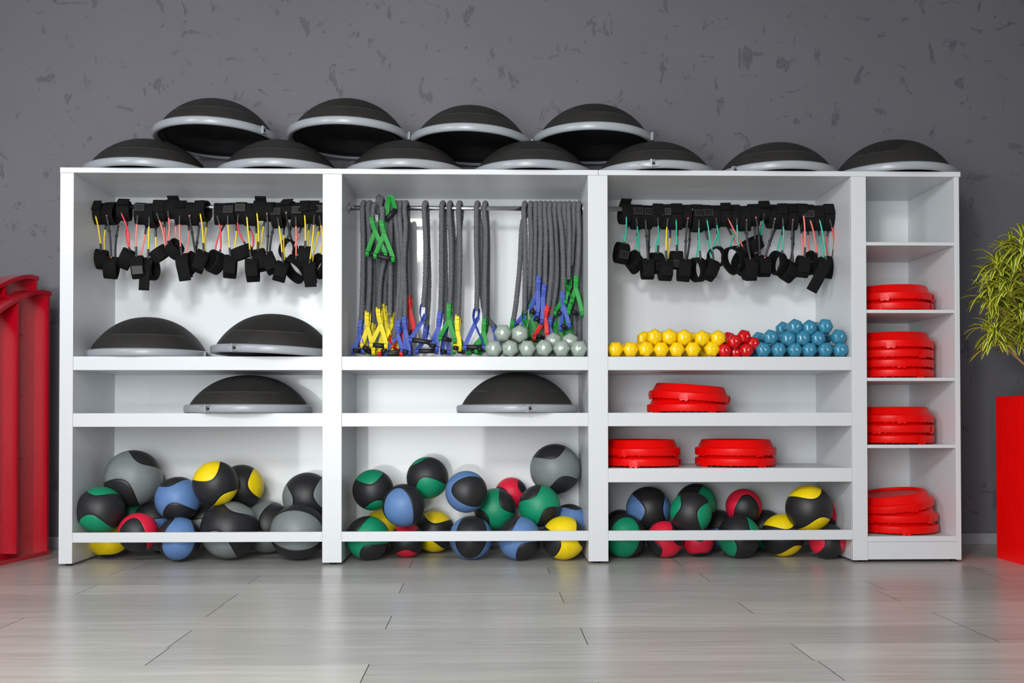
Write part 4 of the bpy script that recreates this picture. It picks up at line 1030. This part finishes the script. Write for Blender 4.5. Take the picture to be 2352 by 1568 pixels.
# ------------------------------------------------------------------ planter and plant at the right
px0 = at(2290, 1285, .148).x
t = thing('planter', 'tall bright red box planter at the right edge of the picture', 'planter', (px0, .148, FL))
V, Fs = [], []
w_, h_ = .46, .835 - FL; wt = .025
prof = [(0, 0), (0, h_ - .004), (.004, h_), (wt, h_), (wt, h_ - .05)]
for (i_, z) in prof:
    for (x, y) in ((i_, -i_), (w_ - i_, -i_), (w_ - i_, -w_ + i_), (i_, -w_ + i_)): V.append((x, y, z))
for j in range(len(prof) - 1):
    for k in range(4): Fs.append((j * 4 + k, j * 4 + (k + 1) % 4, (j + 1) * 4 + (k + 1) % 4, (j + 1) * 4 + k))
Fs.append((0, 3, 2, 1))
obj('box', mesh('box', V, Fs, 'planter', False), t)
obj('soil', mesh('soil', [(wt, -wt, h_ - .05), (w_ - wt, -wt, h_ - .05), (w_ - wt, -w_ + wt, h_ - .05), (wt, -w_ + wt, h_ - .05)], [(0, 1, 2, 3)], 'soil', False), t)
base = Vector((px0 + .23, -.08, FL + h_ - .05))
pl = thing('dracaena', 'dracaena with drooping yellow edged green leaves in the red planter', 'potted plant', base)
V, Fs = [], []
clusters = []
vis = [(2326, 590, -.05), (2352, 566, -.15), (2292, 628, -.02), (2338, 622, .06), (2276, 682, .0), (2318, 668, -.10), (2350, 690, .02), (2308, 716, .05), (2345, 728, -.12), (2284, 774, -.18), (2346, 770, -.06)]
for (a, b, y) in vis: clusters.append(at(a, b, y - .05))
for k in range(9):
    clusters.append(Vector((base.x + random.uniform(-.02, .36), random.uniform(-.35, .2), random.uniform(1.1, 1.62))))
fork = base + Vector((-.06, .0, .12)); 
tube_geo(V, Fs, catmull([base - Vector((0, 0, .0)), base + Vector((-.02, 0, .06)), fork, base + Vector((-.02, .02, .4))], 8), lambda i: .013 - .0002 * i, 8)
for i, c in enumerate(clusters):
    st = fork if i % 3 else base + Vector((-.02, .02, .3))
    if i == 9: st = base + Vector((-.01, 0, .04))
    tube_geo(V, Fs, catmull([st, st.lerp(c, .5) + Vector((.03, 0, -.03)), c], 6), .006, 7)
obj('stem', mesh('stem', [tuple(Vector(v) - base) for v in V], Fs, 'bark'), pl)
def leaf(V, Fs, UV, c, az, el, L_, w0):
    d = Vector((math.cos(az) * math.cos(el), math.sin(az) * math.cos(el), math.sin(el))); side = Vector((-math.sin(az), math.cos(az), 0))
    cur = c.copy(); n = len(V); K_ = 8; droop = random.uniform(.16, .30)
    for i in range(K_ + 1):
        s = i / K_; wd = w0 * (math.sin(PI * min(1, s * .93 + .07)) ** .6) * (1 if s < .9 else .6)
        nrm = side.cross(d).normalized()
        V.append(tuple(cur - side * wd / 2)); V.append(tuple(cur - nrm * wd * .18)); V.append(tuple(cur + side * wd / 2))
        cur = cur + d * L_ / K_; d = (d + Vector((0, 0, -droop))).normalized()
    for i in range(K_):
        a = n + i * 3
        for k, (u0, u1) in ((0, (0, .5)), (1, (.5, 1))):
            Fs.append((a + k, a + k + 1, a + k + 4, a + k + 3)); UV += [(u0, i / K_), (u1, i / K_), (u1, (i + 1) / K_), (u0, (i + 1) / K_)]
for ci, c in enumerate(clusters):
    V, Fs, UV = [], [], []
    for k in range(62):
        h = random.uniform(-.05, .045)
        leaf(V, Fs, UV, c + Vector((0, 0, h)), random.uniform(0, 2 * PI), random.uniform(-.1, 1.25), random.uniform(.10, .175), random.uniform(.018, .026))
    me = mesh('leaf_cluster', [tuple(Vector(v) - c) for v in V], Fs, 'leaf')
    uvl = me.uv_layers.new(name='leaf')
    for i, uv in enumerate(UV): uvl.data[i].uv = uv
    obj('leaf_cluster', me, pl, c - base)
